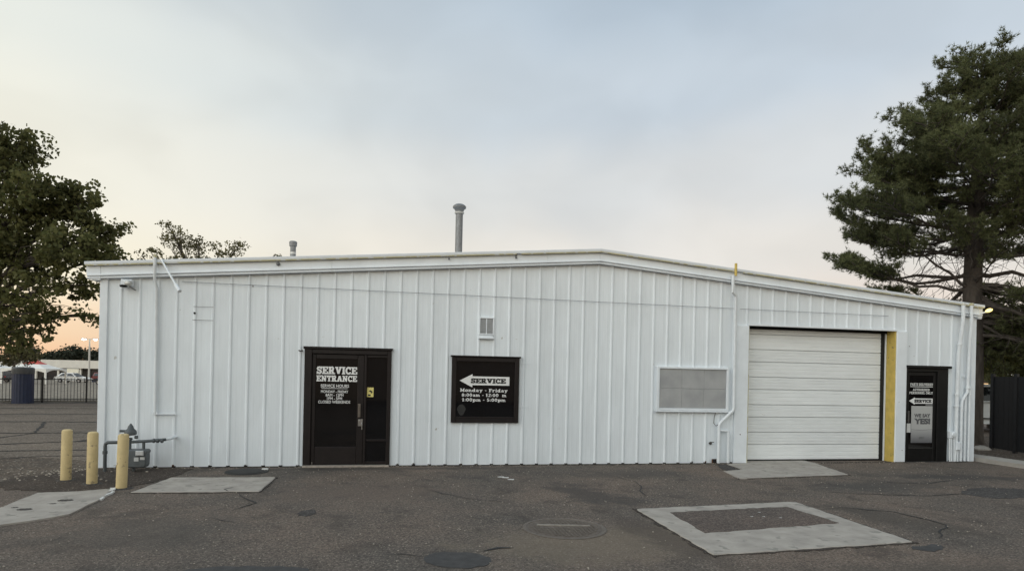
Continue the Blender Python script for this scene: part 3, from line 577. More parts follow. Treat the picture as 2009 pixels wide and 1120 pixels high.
for k in range(20):
    xs = set()
    for i in range(3 * k, 3 * k + 3):
        for o in offs: xs.add(round(i * FT + o, 5))
    x0, x1 = 3 * k * FT, 3 * (k + 1) * FT
    for a, b_, c_, d_ in OPEN:
        for e in (a, b_):
            if x0 < e < x1: xs.add(round(e, 5))
    xs = sorted(xs); b = MB(); b2 = MB(); lap = -.0012 * (k % 2)
    for a, e in zip(xs[:-1], xs[1:]):
        if e - a < 1e-4: continue
        mid = (a + e) / 2; i0 = round(mid / FT) * FT; ribbed = abs(mid - i0) < .034
        spans = [[.030 if ribbed else .010, None]]
        for o in OPEN:
            if o[0] - 1e-6 <= mid <= o[1] + 1e-6:
                new = []
                for lo, hi in spans:
                    hh = 9 if hi is None else hi
                    if o[3] <= lo or o[2] >= hh: new.append([lo, hi]); continue
                    if o[2] > lo and o[2] < hh: new.append([lo, o[2]])
                    if o[3] < hh: new.append([max(lo, o[3]), hi])
                spans = new
        ya, ye = rib_y(a - round(a / FT) * FT) + lap, rib_y(e - round(e / FT) * FT) + lap
        for lo, hi in spans:
            za = (top_line(a) - .16) if hi is None else hi; ze = (top_line(e) - .16) if hi is None else hi
            (b2 if k == 7 and lo > 1.5 else b).quadface([(a, ya, lo), (e, ye, lo), (e, ye, ze), (a, ya, za)])
    b.build('wall_panel', 'white_wall', bld)
    if b2.f: b2.build('wall_panel', 'white_wall', bld)
# dark inside of the wall foot (closure), so that the rib ends read as holes
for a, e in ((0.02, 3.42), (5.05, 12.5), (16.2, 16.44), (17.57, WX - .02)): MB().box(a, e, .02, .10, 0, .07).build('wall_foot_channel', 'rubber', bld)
# corner trim
MB().bbox(-.025, .10, -.040, .05, .005, top_line(0) - .2, .006).build('corner_trim', 'white_trim', bld)
MB().bbox(WX - .10, WX + .025, -.040, .05, .005, top_line(WX) - .2, .006).build('corner_trim', 'white_trim', bld)
# side and back walls, roof
for sx_, nm in ((0.0, 'side_wall'), (WX, 'side_wall')):
    b = MB(); sg = -1 if sx_ == 0 else 1; ys = []
    for i in range(int(DEPTH / FT)): ys += [(i * FT + .05, 0), (i * FT + FT - .033, 0), (i * FT + FT - .011, .03), (i * FT + FT + .011, .03), (i * FT + FT + .033, 0)]
    for (ya, da), (yb, db) in zip(ys[:-1], ys[1:]): b.quadface([(sx_ + sg * da, ya, 0), (sx_ + sg * db, yb, 0), (sx_ + sg * db, yb, top_line(sx_) - .1), (sx_ + sg * da, ya, top_line(sx_) - .1)])
    b.build(nm, 'white_wall', bld)
MB().quadface([(0, DEPTH, 0), (WX, DEPTH, 0), (WX, DEPTH, top_line(WX) - .1), (PK, DEPTH, top_line(PK) - .1), (0, DEPTH, top_line(0) - .1)]).build('back_wall', 'white_wall', bld)
rf = MB(); xs = [-.17, PK, WX + .09]
for a, e in zip(xs[:-1], xs[1:]):
    n = len(rf.v); rf.v += [(a, -.08, top_line(a) - .05), (e, -.08, top_line(e) - .05), (e, DEPTH + .1, top_line(e) - .05), (a, DEPTH + .1, top_line(a) - .05), (a, -.08, top_line(a) - .09), (e, -.08, top_line(e) - .09), (e, DEPTH + .1, top_line(e) - .09), (a, DEPTH + .1, top_line(a) - .09)]
    rf.f += [tuple(n + i for i in q) for q in ((0, 1, 2, 3), (7, 6, 5, 4), (0, 4, 5, 1), (2, 6, 7, 3))]
rf.build('roof', 'roof_edge', bld)
MB().box(.1, WX - .1, .9, DEPTH - .1, -.03, .003).build('floor_slab', 'interior', bld)
# rake trim, in runs like the real lengths of flashing
capP = [(.06, -.012), (.06, 0), (-.14, 0), (-.148, -.008), (-.148, -.052), (-.134, -.060), (-.085, -.062)]
facP = [(-.085, -.060), (-.088, -.075), (-.088, -.215), (-.118, -.222), (-.124, -.232), (-.124, -.248), (-.106, -.251), (-.078, -.254), (-.078, -.266), (-.108, -.270), (-.112, -.276), (-.112, -.292), (-.090, -.300), (-.036, -.304), (-.036, -.29)]
cuts = [-.235, 3.9, 8.05, PK, 13.2, WX + .125]
for i, (a, e) in enumerate(zip(cuts[:-1], cuts[1:])):
    g_ = .0012
    MB().extrude_x(capP, [a + g_, e - g_], top_line).build('rake_cap', 'roof_edge', bld)
    MB().extrude_x([(y + .0015 * (i % 2), z) for y, z in facP], [a + g_ * 1.5 + (.03 if i == 0 else 0), e - g_ * 1.5 - (.03 if i == 4 else 0)], top_line).build('rake_fascia', 'white_trim', bld)
for i, (a, e) in enumerate(((-.22, 7.4), (7.5, PK), (PK, 12.1), (12.3, WX + .11))):
    MB().tube([(a + .002, -.139, top_line(a) - .068), (e - .002, -.139, top_line(e) - .068)], .012, 8).build('roof_edge_conduit', 'pale_yellow', bld, True)
# eave gutters, left and right
for sx_, sg in ((0, -1), (WX, 1)):
    tz = top_line(-.3); b = MB(); n = len(b.v)
    P = [(.0, tz - .02), (.29, tz - .004), (.30, tz - .05), (.28, tz - .07), (.275, tz - .20), (.24, tz - .24), (.235, tz - .29), (.20, tz - .305), (.0, tz - .30)]
    for yy in (-.098, DEPTH): b.v += [(sx_ + sg * q[0] * (.235 / .30 if sg < 0 else .125 / .30), yy, q[1]) for q in P]
    k = len(P)
    for j in range(k): jn = (j + 1) % k; b.f.append((j, jn, k + jn, k + j))
    b.f += [tuple(range(k)), tuple(range(2 * k - 1, k - 1, -1))]
    b.build('eave_gutter', 'white_trim', bld)
# small fittings on the fascia
for (x, r_, dz) in ((2.95, .035, -.13), (6.08, .018, -.12), (7.40, .022, -.13)):
    fz = MB().lathe((x, -.105, top_line(x) + dz), [(r_, 0), (r_, .012), (r_ * .6, .022), (r_ * .3, .05)], 12, 'y'); fz.build('fascia_fitting', 'galvanised', bld, True)
MB().box(7.385, 7.415, -.135, -.105, top_line(7.4) - .10, top_line(7.4) - .07).build('fascia_fitting', 'dark_steel', bld)
# horizontal cable across the wall
MB().tube([(1.3, -.040, 3.345), (1.75, -.041, 3.34), (6.29, -.042, 3.325), (9.99, -.042, 3.305), (12.2, -.042, 3.295)], .0042, 5).build('wall_cable', 'galvanised', bld)
MB().tube([(12.3, -.042, 3.294), (15.95, -.042, 3.28)], .0042, 5).build('wall_cable', 'galvanised', bld)
# ---- service entrance door
D = MB()
D.bbox(3.44, 3.575, -.055, .10, .0, 2.20); D.build('door_frame', 'brown_frame', bld)
MB().bbox(4.955, 5.03, -.055, .10, .0, 2.20).build('door_frame', 'brown_frame', bld)
MB().bbox(3.42, 5.05, -.072, .10, 2.201, 2.245).build('door_head_flashing', 'brown_frame', bld)
MB().bbox(3.575, 4.955, -.05, .10, 2.115, 2.20).build('door_frame', 'brown_frame', bld)
MB().bbox(4.53, 4.575, -.045, .10, .03, 2.115).build('door_mullion', 'brown_frame', bld)
leaf = MB(); leaf.bbox(3.578, 3.645, -.022, .03, .035, 2.11); leaf.bbox(4.405, 4.527, -.022, .03, .035, 2.11); leaf.bbox(3.645, 4.405, -.020, .03, 2.02, 2.11); leaf.bbox(3.645, 4.405, -.020, .03, .035, .37)
leaf = leaf.build('entrance_door', 'brown_frame', bld, label='dark brown glazed entrance door with white opening hours')
MB().box(3.645, 4.405, .0, .012, .37, 2.02).build('door_glass', 'door_glass', leaf)
YG = -.002
slab_text('lettering', 'SERVICE', 3.655, 4.395, 1.738, .135, YG, 'letter_white', leaf)
slab_text('lettering', 'ENTRANCE', 3.655, 4.395, 1.600, .108, YG, 'letter_white', leaf)
sans('lettering', 'SERVICE HOURS', 3.735, 4.25, 1.515, .058, YG, 'letter_white', leaf)
MB().box(3.75, 4.225, -.0035, -.001, 1.463, 1.471).build('lettering_rule', 'letter_white', leaf)
sans('lettering', 'MONDAY - FRIDAY', 3.742, 4.238, 1.407, .052, YG, 'letter_white', leaf)
sans('lettering', '8AM - 12PM', 3.828, 4.152, 1.342, .052, YG, 'letter_white', leaf)
sans('lettering', '1PM - 5PM', 3.853, 4.128, 1.277, .052, YG, 'letter_white', leaf)
sans('lettering', 'CLOSED WEEKENDS', 3.694, 4.278, 1.212, .054, YG, 'letter_white', leaf)
h_ = MB(); h_.bbox(4.425, 4.475, -.062, -.045, .93, 1.185, .006); h_.box(4.44, 4.46, -.046, -.02, .95, .98); h_.box(4.44, 4.46, -.046, -.02, 1.13, 1.16); h_.build('pull_handle', 'iron_bar', leaf)
lk = MB(); lk.bbox(4.43, 4.52, -.035, -.021, .76, .895, .005); lk.lathe((4.455, -.035, .86), [(.017, 0), (.017, .012), (.008, .016)], 12, 'y'); lk.tube([(4.50, -.035, .83), (4.505, -.06, .80), (4.505, -.06, .70)], .010, 7); lk.build('door_lock', 'steel', leaf)
MB().box(3.60, 3.615, -.03, -.022, .045, .085).build('door_pivot', 'steel', leaf)
sd = MB().bbox(4.575, 4.955, -.03, .06, .47, .51).build('sidelight', 'brown_frame', bld)
MB().bbox(4.575, 4.955, -.03, .06, .04, .09).build('rail', 'brown_frame', sd); MB().bbox(4.575, 4.955, -.03, .06, 2.06, 2.114).build('rail', 'brown_frame', sd)
MB().box(4.575, 4.955, .004, .014, .51, 2.06).build('pane', 'dark_glass', sd); MB().box(4.575, 4.955, .004, .014, .09, .47).build('pane', 'dark_glass', sd)
nt_ = MB().box(4.585, 4.705, -.001, .003, 1.315, 1.495).build('notice', 'notice_yellow', sd)
nb = MB(); nb.quadface([(4.61, -.002, 1.43), (4.65, -.002, 1.445), (4.685, -.002, 1.42), (4.66, -.002, 1.405)]); nb.quadface([(4.60, -.002, 1.335), (4.655, -.002, 1.33), (4.65, -.002, 1.36), (4.605, -.002, 1.365)]); nb.quadface([(4.655, -.0021, 1.39), (4.68, -.0021, 1.385), (4.69, -.0021, 1.412), (4.67, -.0021, 1.415)])
nb.build('printing', 'letter_black', nt_)
MB().box(3.45, 5.02, -.16, .05, .004, .028).build('threshold', 'threshold', bld)
MB().box(3.56, 4.97, -.045, .10, .0285, .036).build('threshold', 'dark_steel', bld)
MB().box(3.40, 5.1, .3, .34, 0, 2.4).build('dark_lining', 'rubber', bld)
MB().tube([(3.33, -.035, 2.165), (3.36, -.05, 2.155), (3.41, -.045, 2.165)], .012, 6).build('cable_stub', 'dark_steel', bld)
# ---- window with arrow sign
W = MB(); W.bbox(6.185, 6.275, -.06, .08, .84, 2.12); W.bbox(7.435, 7.525, -.06, .08, .84, 2.12); W.bbox(6.275, 7.435, -.058, .08, 2.035, 2.12); W.bbox(6.275, 7.435, -.058, .08, .84, .915)
W = W.build('window', 'brown_frame', bld, label='dark brown window lettered with a white arrow and opening hours')
MB().bbox(6.16, 7.55, -.085, -.0, 2.121, 2.15).build('window_head_flashing', 'brown_frame', W)
MB().bbox(6.275, 7.435, -.045, .02, .916, .955, .006).build('sill', 'brown_frame', W)
MB().box(6.275, 7.435, -.012, .0, .955, 2.035).build('pane', 'dark_glass', W)
ab = MB(); yw = -.0145; arrow_left(ab, 6.345, 6.597, 7.335, 1.660, .130, .086, yw); ab.build('arrow', 'letter_white', W)
slab_text('lettering', 'SERVICE', 6.565, 7.26, 1.615, .090, yw - .001, 'letter_black', W, .05)
slab_text('lettering', 'Monday - Friday', 6.355, 7.305, 1.443, .064, yw + .001, 'letter_white', W)
slab_text('lettering', '8:00am - 12:00  m', 6.39, 7.283, 1.350, .062, yw + .001, 'letter_white', W)
slab_text('lettering', '1:00pm - 5:00pm', 6.397, 7.272, 1.256, .062, yw + .001, 'letter_white', W)
dc = MB(); cxd, czd = 6.39, 1.085
dc.quadface([(cxd + .085 * math.cos(a) * (1 if math.sin(a) > -.3 else .8), yw, czd + .11 * math.sin(a)) for a in np.linspace(0, 6.283, 21)[:-1]]); dc.build('round_decal', 'decal_grey', W)
MB().box(6.1, 7.6, .4, .43, .7, 2.3).build('dark_lining', 'rubber', bld)
# faint outline of a removed sign beside the window
for q in ((7.53, 7.78, 2.025, 2.031), (7.53, 7.78, 1.155, 1.161)): MB().box(q[0], q[1], -.0395, -.034, q[2], q[3]).build('old_sign_edge', 'white_trim', bld)
# ---- small louvre vent
V = MB(); V.bbox(6.70, 6.725, -.05, .02, 2.56, 2.91, .004); V.bbox(6.975, 7.0, -.05, .02, 2.56, 2.91, .004); V.bbox(6.725, 6.975, -.05, .02, 2.885, 2.91, .004); V.bbox(6.725, 6.975, -.05, .02, 2.56, 2.585, .004); V.bbox(6.84, 6.86, -.045, .02, 2.585, 2.885, .004)
V = V.build('wall_vent', 'white_trim', bld)
for i in range(9):
    z = 2.588 + i * .033
    for (a, e) in ((6.726, 6.839), (6.861, 6.974)):
        MB().quadface([(a, -.04, z), (e, -.04, z), (e, -.018, z + .035), (a, -.018, z + .035)]).build('louvre', 'louvre_grey', V)
MB().box(6.71, 6.99, .03, .05, 2.5, 2.95).build('backing', 'interior', V)
lg = MB(); lg.bbox(6.69, 7.0, -.075, -.036, 2.485, 2.515, .004); lg.bbox(6.70, 6.99, -.045, -.036, 2.515, 2.555, .004); lg.build('vent_ledge', 'white_trim', V)
# ---- big screened grille
G = MB(); G.bbox(10.44, 10.495, -.075, .02, 1.115, 2.03, .006); G.bbox(12.01, 12.065, -.075, .02, 1.115, 2.03, .006); G.bbox(10.495, 12.01, -.075, .02, 1.985, 2.03, .006); G.bbox(10.495, 12.01, -.075, .02, 1.115, 1.165, .006)
G = G.build('screened_grille', 'white_trim', bld)
MB().bbox(10.42, 12.085, -.085, -.036, 1.085, 1.113, .005).build('grille_sill', 'white_trim', G)
mt, nt, p = base_mat('screen_mesh'); L = nt.links.new
t = nadd(nt, 'ShaderNodeTexCoord'); n1 = nadd(nt, 'ShaderNodeTexNoise'); n1.inputs['Scale'].default_value = 3.2; n1.inputs['Detail'].default_value = 5; L(t.outputs['Object'], n1.inputs[0])
vo = nadd(nt, 'ShaderNodeTexVoronoi'); vo.inputs['Scale'].default_value = 90; vo.inputs['Randomness'].default_value = .15; L(t.outputs['Object'], vo.inputs['Vector'])
a1 = nadd(nt, 'ShaderNodeMath', operation='MULTIPLY_ADD'); a1.inputs[1].default_value = .35; L(vo.outputs['Distance'], a1.inputs[0]); L(n1.outputs['Fac'], a1.inputs[2])
cr = nadd(nt, 'ShaderNodeMapRange'); cr.inputs['From Min'].default_value = .35; cr.inputs['From Max'].default_value = .85; L(a1.outputs[0], cr.inputs['Value'])
mx = nadd(nt, 'ShaderNodeMix', data_type='RGBA'); L(cr.outputs[0], mx.inputs[0]); mx.inputs[6].default_value = (.43, .43, .43, 1); mx.inputs[7].default_value = (.31, .315, .32, 1); L(mx.outputs[2], p.inputs['Base Color']); p.inputs['Roughness'].default_value = .65
for i, (a, e) in enumerate(((10.495, 11.0), (11.0, 11.5), (11.5, 12.01))):
    for j, (lo, hi) in enumerate(((1.165, 1.575), (1.575, 1.985))):
        MB().bbox(a + .001, e - .001, -.052 + .002 * ((i + j) % 2), -.03, lo + .001, hi - .001, .004).build('screen_panel', 'screen_mesh', G)
# ---- roll-up door
GY = .245
gd = MB().box(12.40, 16.11, GY + .035, GY + .06, .02, 3.05).build('roll_up_door', 'door_slat', bld, label='closed white sectional roll-up door')
hs = [.335, .27] * 4 + [.335, .30]; z = .035
for i, hgt in enumerate(hs):
    z1 = z + hgt; prof = [(GY + .03, z + .001), (GY + .006, z + .004), (GY, z + .012)]
    nsub = 4
    for s_ in range(1, nsub):
        zz = z + hgt * s_ / nsub; prof += [(GY, zz - .008), (GY + .007, zz - .003), (GY + .007, zz + .003), (GY, zz + .008)]
    prof += [(GY, z1 - .013), (GY + .014, z1 - .007), (GY + .03, z1 - .006)]
    MB().extrude_x(prof, [12.40, 16.025]).build('door_slat', 'door_slat', gd); z = z1
MB().box(12.42, 16.025, GY - .01, GY + .03, .004, .034).build('bottom_seal', 'rubber', gd)
MB().box(16.03, 16.108, GY - .02, GY + .06, .004, 3.0).build('door_track', 'rubber', gd)
MB().box(16.112, 16.145, GY - .035, GY + .06, .004, 2.97).build('door_stop', 'white_trim', gd)
MB().box(12.40, 16.15, GY - .04, GY - .005, 2.90, 2.955).build('top_seal', 'rubber', gd)
MB().box(16.155, 16.19, -.02, GY + .1, .004, 2.975).build('door_jamb', 'yellow_paint', bld, label='yellow painted right jamb')
MB().box(12.52, 12.545, -.020, GY + .1, .004, 2.96).build('door_jamb', 'pale_yellow', bld)
MB().box(12.545, 16.155, -.02, GY + .1, 2.96, 2.985).build('door_header', 'black_frame', bld)
MB().bbox(12.50, 16.20, -.048, -.0, 2.945, 2.985, .004).build('header_trim', 'white_trim', bld)
MB().bbox(12.215, 12.525, -.050, .0, .006, 2.944, .008).build('jamb_plate', 'white_trim', bld)
MB().bbox(16.185, 16.455, -.050, .0, .006, 2.944, .008).build('jamb_plate', 'white_trim', bld)
MB().box(12.525, 12.533, -.0515, -.02, .006, 1.9).build('paint_edge', 'pale_yellow', bld)
# ---- delivery door
F = MB(); F.bbox(16.45, 16.475, -.06, .08, .004, 2.13); F.bbox(17.27, 17.555, -.06, .08, .004, 2.13); F.bbox(16.475, 17.27, -.06, .08, 2.05, 2.13); F.build('delivery_door_frame', 'black_frame', bld)
MB().bbox(16.44, 17.60, -.11, .05, 2.131, 2.19).build('delivery_door_canopy', 'black_frame', bld)
dl = MB(); dl.bbox(16.478, 16.555, -.03, .02, .02, 2.045); dl.bbox(17.19, 17.267, -.03, .02, .02, 2.045); dl.bbox(16.555, 17.19, -.03, .02, .02, .33); dl.bbox(16.555, 17.19, -.03, .02, 1.96, 2.045)
dl = dl.build('delivery_door', 'black_frame', bld, label='black glazed delivery door with grey poster')
MB().box(16.555, 17.19, -.012, .0, .33, 1.96).build('door_glass', 'door_glass', dl)
yd = -.014
slab_text('lettering', 'PARTS DELIVERIES', 16.585, 17.185, 1.735, .055, yd + .001, 'letter_white', dl)
MB().box(16.585, 17.185, yd - .001, yd + .001, 1.703, 1.716).build('lettering_rule', 'letter_white', dl)
slab_text('lettering', 'AUTHORIZED', 16.655, 17.10, 1.615, .052, yd + .001, 'letter_white', dl)
slab_text('lettering', 'PERSONNEL ONLY', 16.565, 17.187, 1.543, .052, yd + .001, 'letter_white', dl)
ab = MB(); arrow_left(ab, 16.56, 16.71, 17.187, 1.385, .082, .060, yd); ab.build('arrow', 'letter_white', dl)
slab_text('lettering', 'SERVICE', 16.70, 17.15, 1.352, .068, yd - .001, 'letter_black', dl, .06)
MB().box(17.0, 17.187, yd - .001, yd + .001, 1.282, 1.318).build('small_label', 'galvanised', dl)
mt, nt, p = base_mat('poster_print'); L = nt.links.new
t = nadd(nt, 'ShaderNodeTexCoord'); sp = nadd(nt, 'ShaderNodeSeparateXYZ'); L(t.outputs['Generated'], sp.inputs[0]); rp = nadd(nt, 'ShaderNodeValToRGB'); L(sp.outputs['Z'], rp.inputs[0])
el = rp.color_ramp.elements; el[0].position = .02; el[0].color = (.13, .13, .14, 1); el[1].position = .36; el[1].color = (.40, .40, .40, 1); e3 = rp.color_ramp.elements.new(.38); e3.color = (.44, .44, .43, 1)
L(rp.outputs[0], p.inputs['Base Color']); p.inputs['Roughness'].default_value = .35
po = MB().box(16.625, 17.185, yd - .003, yd + .001, .435, 1.272).build('poster', 'poster_print', dl, label='grey poster reading WE SAY YES!')
mat('poster_ink', (.10, .10, .105), .5)
sans('lettering', 'WE SAY', 16.70, 17.13, 1.055, .085, yd - .004, 'poster_ink', po, .05)
sans('lettering', 'YES!', 16.70, 17.13, .925, .135, yd - .004, 'poster_ink', po, .06)
MB().tube([(16.63, yd - .004, .745), (16.75, yd - .004, .728), (16.95, yd - .004, .726), (17.18, yd - .004, .745)], .003, 4).build('printing', 'poster_ink', po)
MB().quadface([(16.83, yd - .0042, .515), (16.96, yd - .0042, .515), (16.985, yd - .0042, .575), (16.855, yd - .0042, .575)]).build('printing', 'galvanised', po)
dh = MB(); dh.bbox(16.495, 16.535, -.07, -.055, .90, 1.16, .005); dh.box(16.505, 16.525, -.056, -.03, .93, .96); dh.box(16.505, 16.525, -.056, -.03, 1.1, 1.13); dh.build('pull_handle', 'dark_steel', dl)
MB().bbox(16.485, 16.60, -.036, -.030, .67, .875, .002).build('paper_label', 'label_pale', dl)
MB().box(16.555, 17.19, -.0345, -.031, .315, .325).build('kick_edge', 'dark_steel', dl)
MB().box(16.4, 17.6, .3, .33, 0, 2.3).build('dark_lining', 'rubber', bld)
MB().box(16.45, 17.56, -.10, .08, .0, .014).build('threshold', 'dark_steel', bld)
# ---- pipes on the wall
def pipe(name, pts, r, material='white_pipe', bands=(), n=10):
    o = MB().tube(pts, r, n).build(name, material, bld, True)
    for bz in bands: MB().lathe((bz[0], bz[1], bz[2]), [(r, -.02), (r * 1.35, -.018), (r * 1.35, .018), (r, .02)], 10).build('pipe_coupling', material, o, True)
    return o
pipe('wall_conduit', [(.895, -.165, 3.74), (.897, -.165, 3.35), (.90, -.06, 3.2), (.905, -.055, 2.0), (.91, -.055, .98)], .026)
MB().lathe((.895, -.165, 3.76), [(.03, -.03), (.03, .0), (.02, .02)], 10).build('conduit_cap', 'pale_yellow', bld, True)
MB().bbox(.88, 1.26, -.062, -.034, .955, .975, .004).build('old_box_edge', 'white_trim', bld); MB().bbox(.87, .95, -.07, -.034, .95, 1.01, .004).build('pipe_clamp', 'white_trim', bld)
pipe('lamp_arm', [(1.0, -.165, 3.70), (1.20, -.35, 3.42), (1.42, -.55, 3.13)], .016); pipe('lamp_arm_socket', [(1.345, -.485, 3.225), (1.435, -.565, 3.11)], .034)
dsp = pipe('downspout', [(12.05, -.165, 3.98), (12.05, -.165, 3.62), (12.17, -.09, 3.55), (12.17, -.09, 1.2), (12.155, -.09, 1.13), (11.86, -.09, .86), (11.845, -.085, .80), (11.845, -.085, .02)], .033)
dsp.location = (0, 0, 0)
pipe('downspout_branch', [(11.86, -.08, .705), (12.03, -.08, .70), (12.065, -.08, .68), (12.065, -.08, .02)], .028)
MB().tube([(12.11, -.165, 4.23), (12.11, -.165, 3.97)], .027, 10).build('roof_stub', 'yellow_paint', bld, True)
MB().lathe((11.69, -.01, .43), [(.03, 0), (.03, .02), (.012, .025), (.012, .07)], 10, 'y').build('tap', 'dark_steel', bld, True); MB().box(11.645, 11.735, -.09, -.075, .455, .47).build('tap_handle', 'dark_steel', bld)
MB().tube([(11.78, -.06, 1.10), (11.74, -.07, .98), (11.73, -.07, .86), (11.78, -.075, .80), (11.85, -.09, .85)], .007, 6).build('loose_wire', 'dark_steel', bld, True)
MB().slab([(11.72, -.040), (11.83, -.040), (11.83, -.036), (11.72, -.036)], .01, .10).build('rust_hole', 'rust', bld); MB().slab([(11.745, -.042), (11.82, -.042), (11.82, -.0405), (11.745, -.0405)], .02, .095).build('rust_hole', 'rubber', bld)
pipe('conduit_riser', [(17.80, -.165, 3.62), (17.80, -.165, 3.2), (17.80, -.12, 2.85), (17.80, -.07, 2.5), (17.78, -.07, 1.4), (17.78, -.07, .45), (17.74, -.07, .02)], .042, bands=((17.80, -.10, 2.70), (17.78, -.07, 1.28), (17.78, -.07, 1.55)))
pipe('conduit_riser', [(18.02, -.165, 3.62), (18.03, -.165, 3.2), (18.06, -.10, 2.7), (18.07, -.07, 1.75), (18.06, -.07, 1.60), (17.93, -.07, 1.42), (17.91, -.07, 1.30), (17.91, -.07, .02)], .036, bands=((17.91, -.07, 1.2), (18.07, -.07, 1.7)))
pipe('conduit_riser', [(18.03, -.055, 1.50), (18.03, -.055, .02)], .03); pipe('conduit_riser', [(18.13, -.07, 1.75), (18.12, -.07, .02)], .026, bands=((18.13, -.07, 1.55),))
MB().box(17.95, 18.13, -.052, -.036, 1.95, 1.97).build('pipe_strap', 'white_trim', bld)
for x in (17.80, 18.02): MB().lathe((x, -.165, 3.64), [(.05, -.05), (.05, -.01), (.038, .0)], 10).build('conduit_cap', 'pale_yellow', bld, True)
jb = MB().bbox(17.57, 17.72, -.12, -.036, .55, .70, .01).build('junction_box', 'white_trim', bld); MB().lathe((17.66, -.12, .63), [(.045, 0), (.045, .03), (.02, .035)], 12, 'y').build('box_cover', 'white_pipe', jb, True)
MB().bbox(17.735, 17.84, -.14, -.11, .28, .46, .01).build('junction_box', 'white_trim', bld)
for x, zt in ((17.585, .56), (17.635, .56), (17.70, .56), (17.80, .29)): pipe('small_conduit', [(x, -.09, zt), (x + .01, -.09, .3), (x + .015, -.09, .015)], .018)
for (x, z_, r_) in ((.03 + 12.33, .62, .012), (17.25 - .7, 2.62, .010), (2.5, 3.32, .012), (16.37, .27, .008)):
    MB().lathe((x, -.05 if 12.2 < x < 12.5 or 16.2 < x < 16.4 else -.002, z_), [(r_, 0), (r_ * .7, .008)], 8, 'y').build('rust_screw', 'rust', bld)
# old patch plate on the wall
for q in ((1.50, 1.84, 2.902, 2.908), (1.49, 1.84, 2.660, 2.667)): MB().box(q[0], q[1], -.0365, -.0347, q[2], q[3]).build('plate_gap', 'dark_steel', bld)
MB().lathe((1.525, -.038, 2.785), [(.022, 0), (.018, .002)], 7, 'y').build('plate_hole', 'rubber', bld)
for i in range(60):      # dents and rust nibbles at the foot of some ribs
    if random.random() < .22 and not any(o[0] - .1 < i * FT < o[1] + .1 and o[2] < .1 for o in OPEN):
        MB().slab([(i * FT - .017, -.0375), (i * FT + .017, -.0375), (i * FT + .017, -.0355), (i * FT - .017, -.0355)], .030, .030 + random.uniform(.01, .04)).build('rust_nibble', 'rust' if random.random() < .3 else 'dark_steel', bld)
# flues
fl = MB().lathe((6.57, 3, 4.05), [(.088, 0), (.088, 1.62), (.10, 1.625), (.105, 1.66), (.095, 1.67), (.10, 1.69), (.135, 1.75), (.16, 1.76), (.165, 1.79), (.145, 1.82), (.10, 1.85), (.02, 1.87)], 22).build('flue_pipe', 'galvanised', bld, True)
MB().lathe((6.57, 3, 5.672), [(.112, 0), (.118, .03), (.108, .045)], 22).build('flue_collar', 'pale_metal', fl, True); MB().lathe((6.57, 3, 4.12), [(.2, -.05), (.10, .12)], 18).build('flue_boot', 'dark_steel', fl, True)
f2 = MB().lathe((2.72, 3, 3.7), [(.064, 0), (.064, .95), (.085, .955), (.09, 1.05), (.07, 1.07), (.02, 1.075)], 18).build('vent_stack', 'galvanised', bld, True)
MB().lathe((2.72, 3, 4.47), [(.067, 0), (.067, .05)], 18).build('stack_band', 'pale_metal', f2, True)

# ------------------------------------------------------------------ things on and by the wall
sc = thing('security_camera', 'small white dome security camera high on the left end of the wall', 'camera', (.44, -.04, 3.25))
MB().bbox(.34, .52, -.14, -.036, 3.215, 3.33, .02).build('housing', 'white_trim', sc); MB().lathe((.47, -.14, 3.26), [(.055, -.03), (.055, .03), (.04, .05), (.015, .058)], 16, 'y').build('eyeball', 'pale_metal', sc, True)
MB().lathe((.40, -.16, 3.175), [(.02, 0), (.055, .012), (.065, .045)], 16).build('dome', 'dark_glass', sc, True); MB().tube([(.49, -.15, 3.20), (.56, -.06, 3.15)], .01, 6).build('cable', 'galvanised', sc)
fd = thing('flood_light', 'lit yellowish flood light at the right end of the eave', 'light', (WX + .13, -.1, 3.45))
MB().tube([(WX + .06, -.1, 3.42), (WX + .15, -.16, 3.46)], .02, 8).build('bracket', 'white_trim', fd); MB().box(WX + .15, WX + .15, -.23, -.13, 3.435, 3.535).build('housing', 'pale_metal', fd)
fo = MB().lathe((0, 0, 0), [(.055, -.01), (.055, .01), (.045, .035), (.02, .045)], 16, 'y'); fo.v = [(WX + .13 + v[0] * 1.5 + .1 * v[2], -.235 + v[1], 3.485 + v[2] * .8 + .35 * v[0]) for v in fo.v]; fo.build('lens', 'flood_lit', fd, True)
for i, (x, y, hgt, lb) in enumerate(((.06, -1.24, .80, 'yellow bollard farthest left, beside the dirt strip'), (.58, -1.59, .80, 'middle one of the three yellow bollards'), (1.15, -2.0, .81, 'yellow bollard standing in front of the gas meter'))):
    b = thing('bollard', lb, 'bollard', (x, y, 0), 'yellow bollards guarding the gas meter')
    tilt = ((.008, 0), (.004, -.006), (.018, .004))[i]
    pr = [(.074, -.05), (.074, hgt - .035), (.066, hgt - .012), (.045, hgt), (.01, hgt + .004)]
    bb = MB().lathe((x, y, 0), pr, 22); bb.v = [(v[0] + tilt[0] * v[2], v[1] + tilt[1] * v[2], v[2]) for v in bb.v]; bb.build('post', 'bollard_yellow', b, True)
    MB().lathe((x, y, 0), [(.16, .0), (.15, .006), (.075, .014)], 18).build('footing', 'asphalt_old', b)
mk = tag(MB().slab([(.69, -.97), (.735, -.97), (.735, -.94), (.69, -.94)], -.02, .55, .004).build('marker_post', mat('marker_green', (.36, .42, .34), .6).name), 'thin pale green marker post behind the right bollard', 'post')
gm = thing('gas_meter', 'dark grey gas meter with pipework on the left end of the wall', 'gas meter', (.62, -.38, 0))
yg = -.42
MB().tube([(.27, yg, -.03), (.27, yg, .44), (.275, yg, .475), (.31, yg, .50), (.38, yg, .50), (.62, yg, .505)], .028, 10).build('inlet_pipe', 'gas_grey', gm, True)
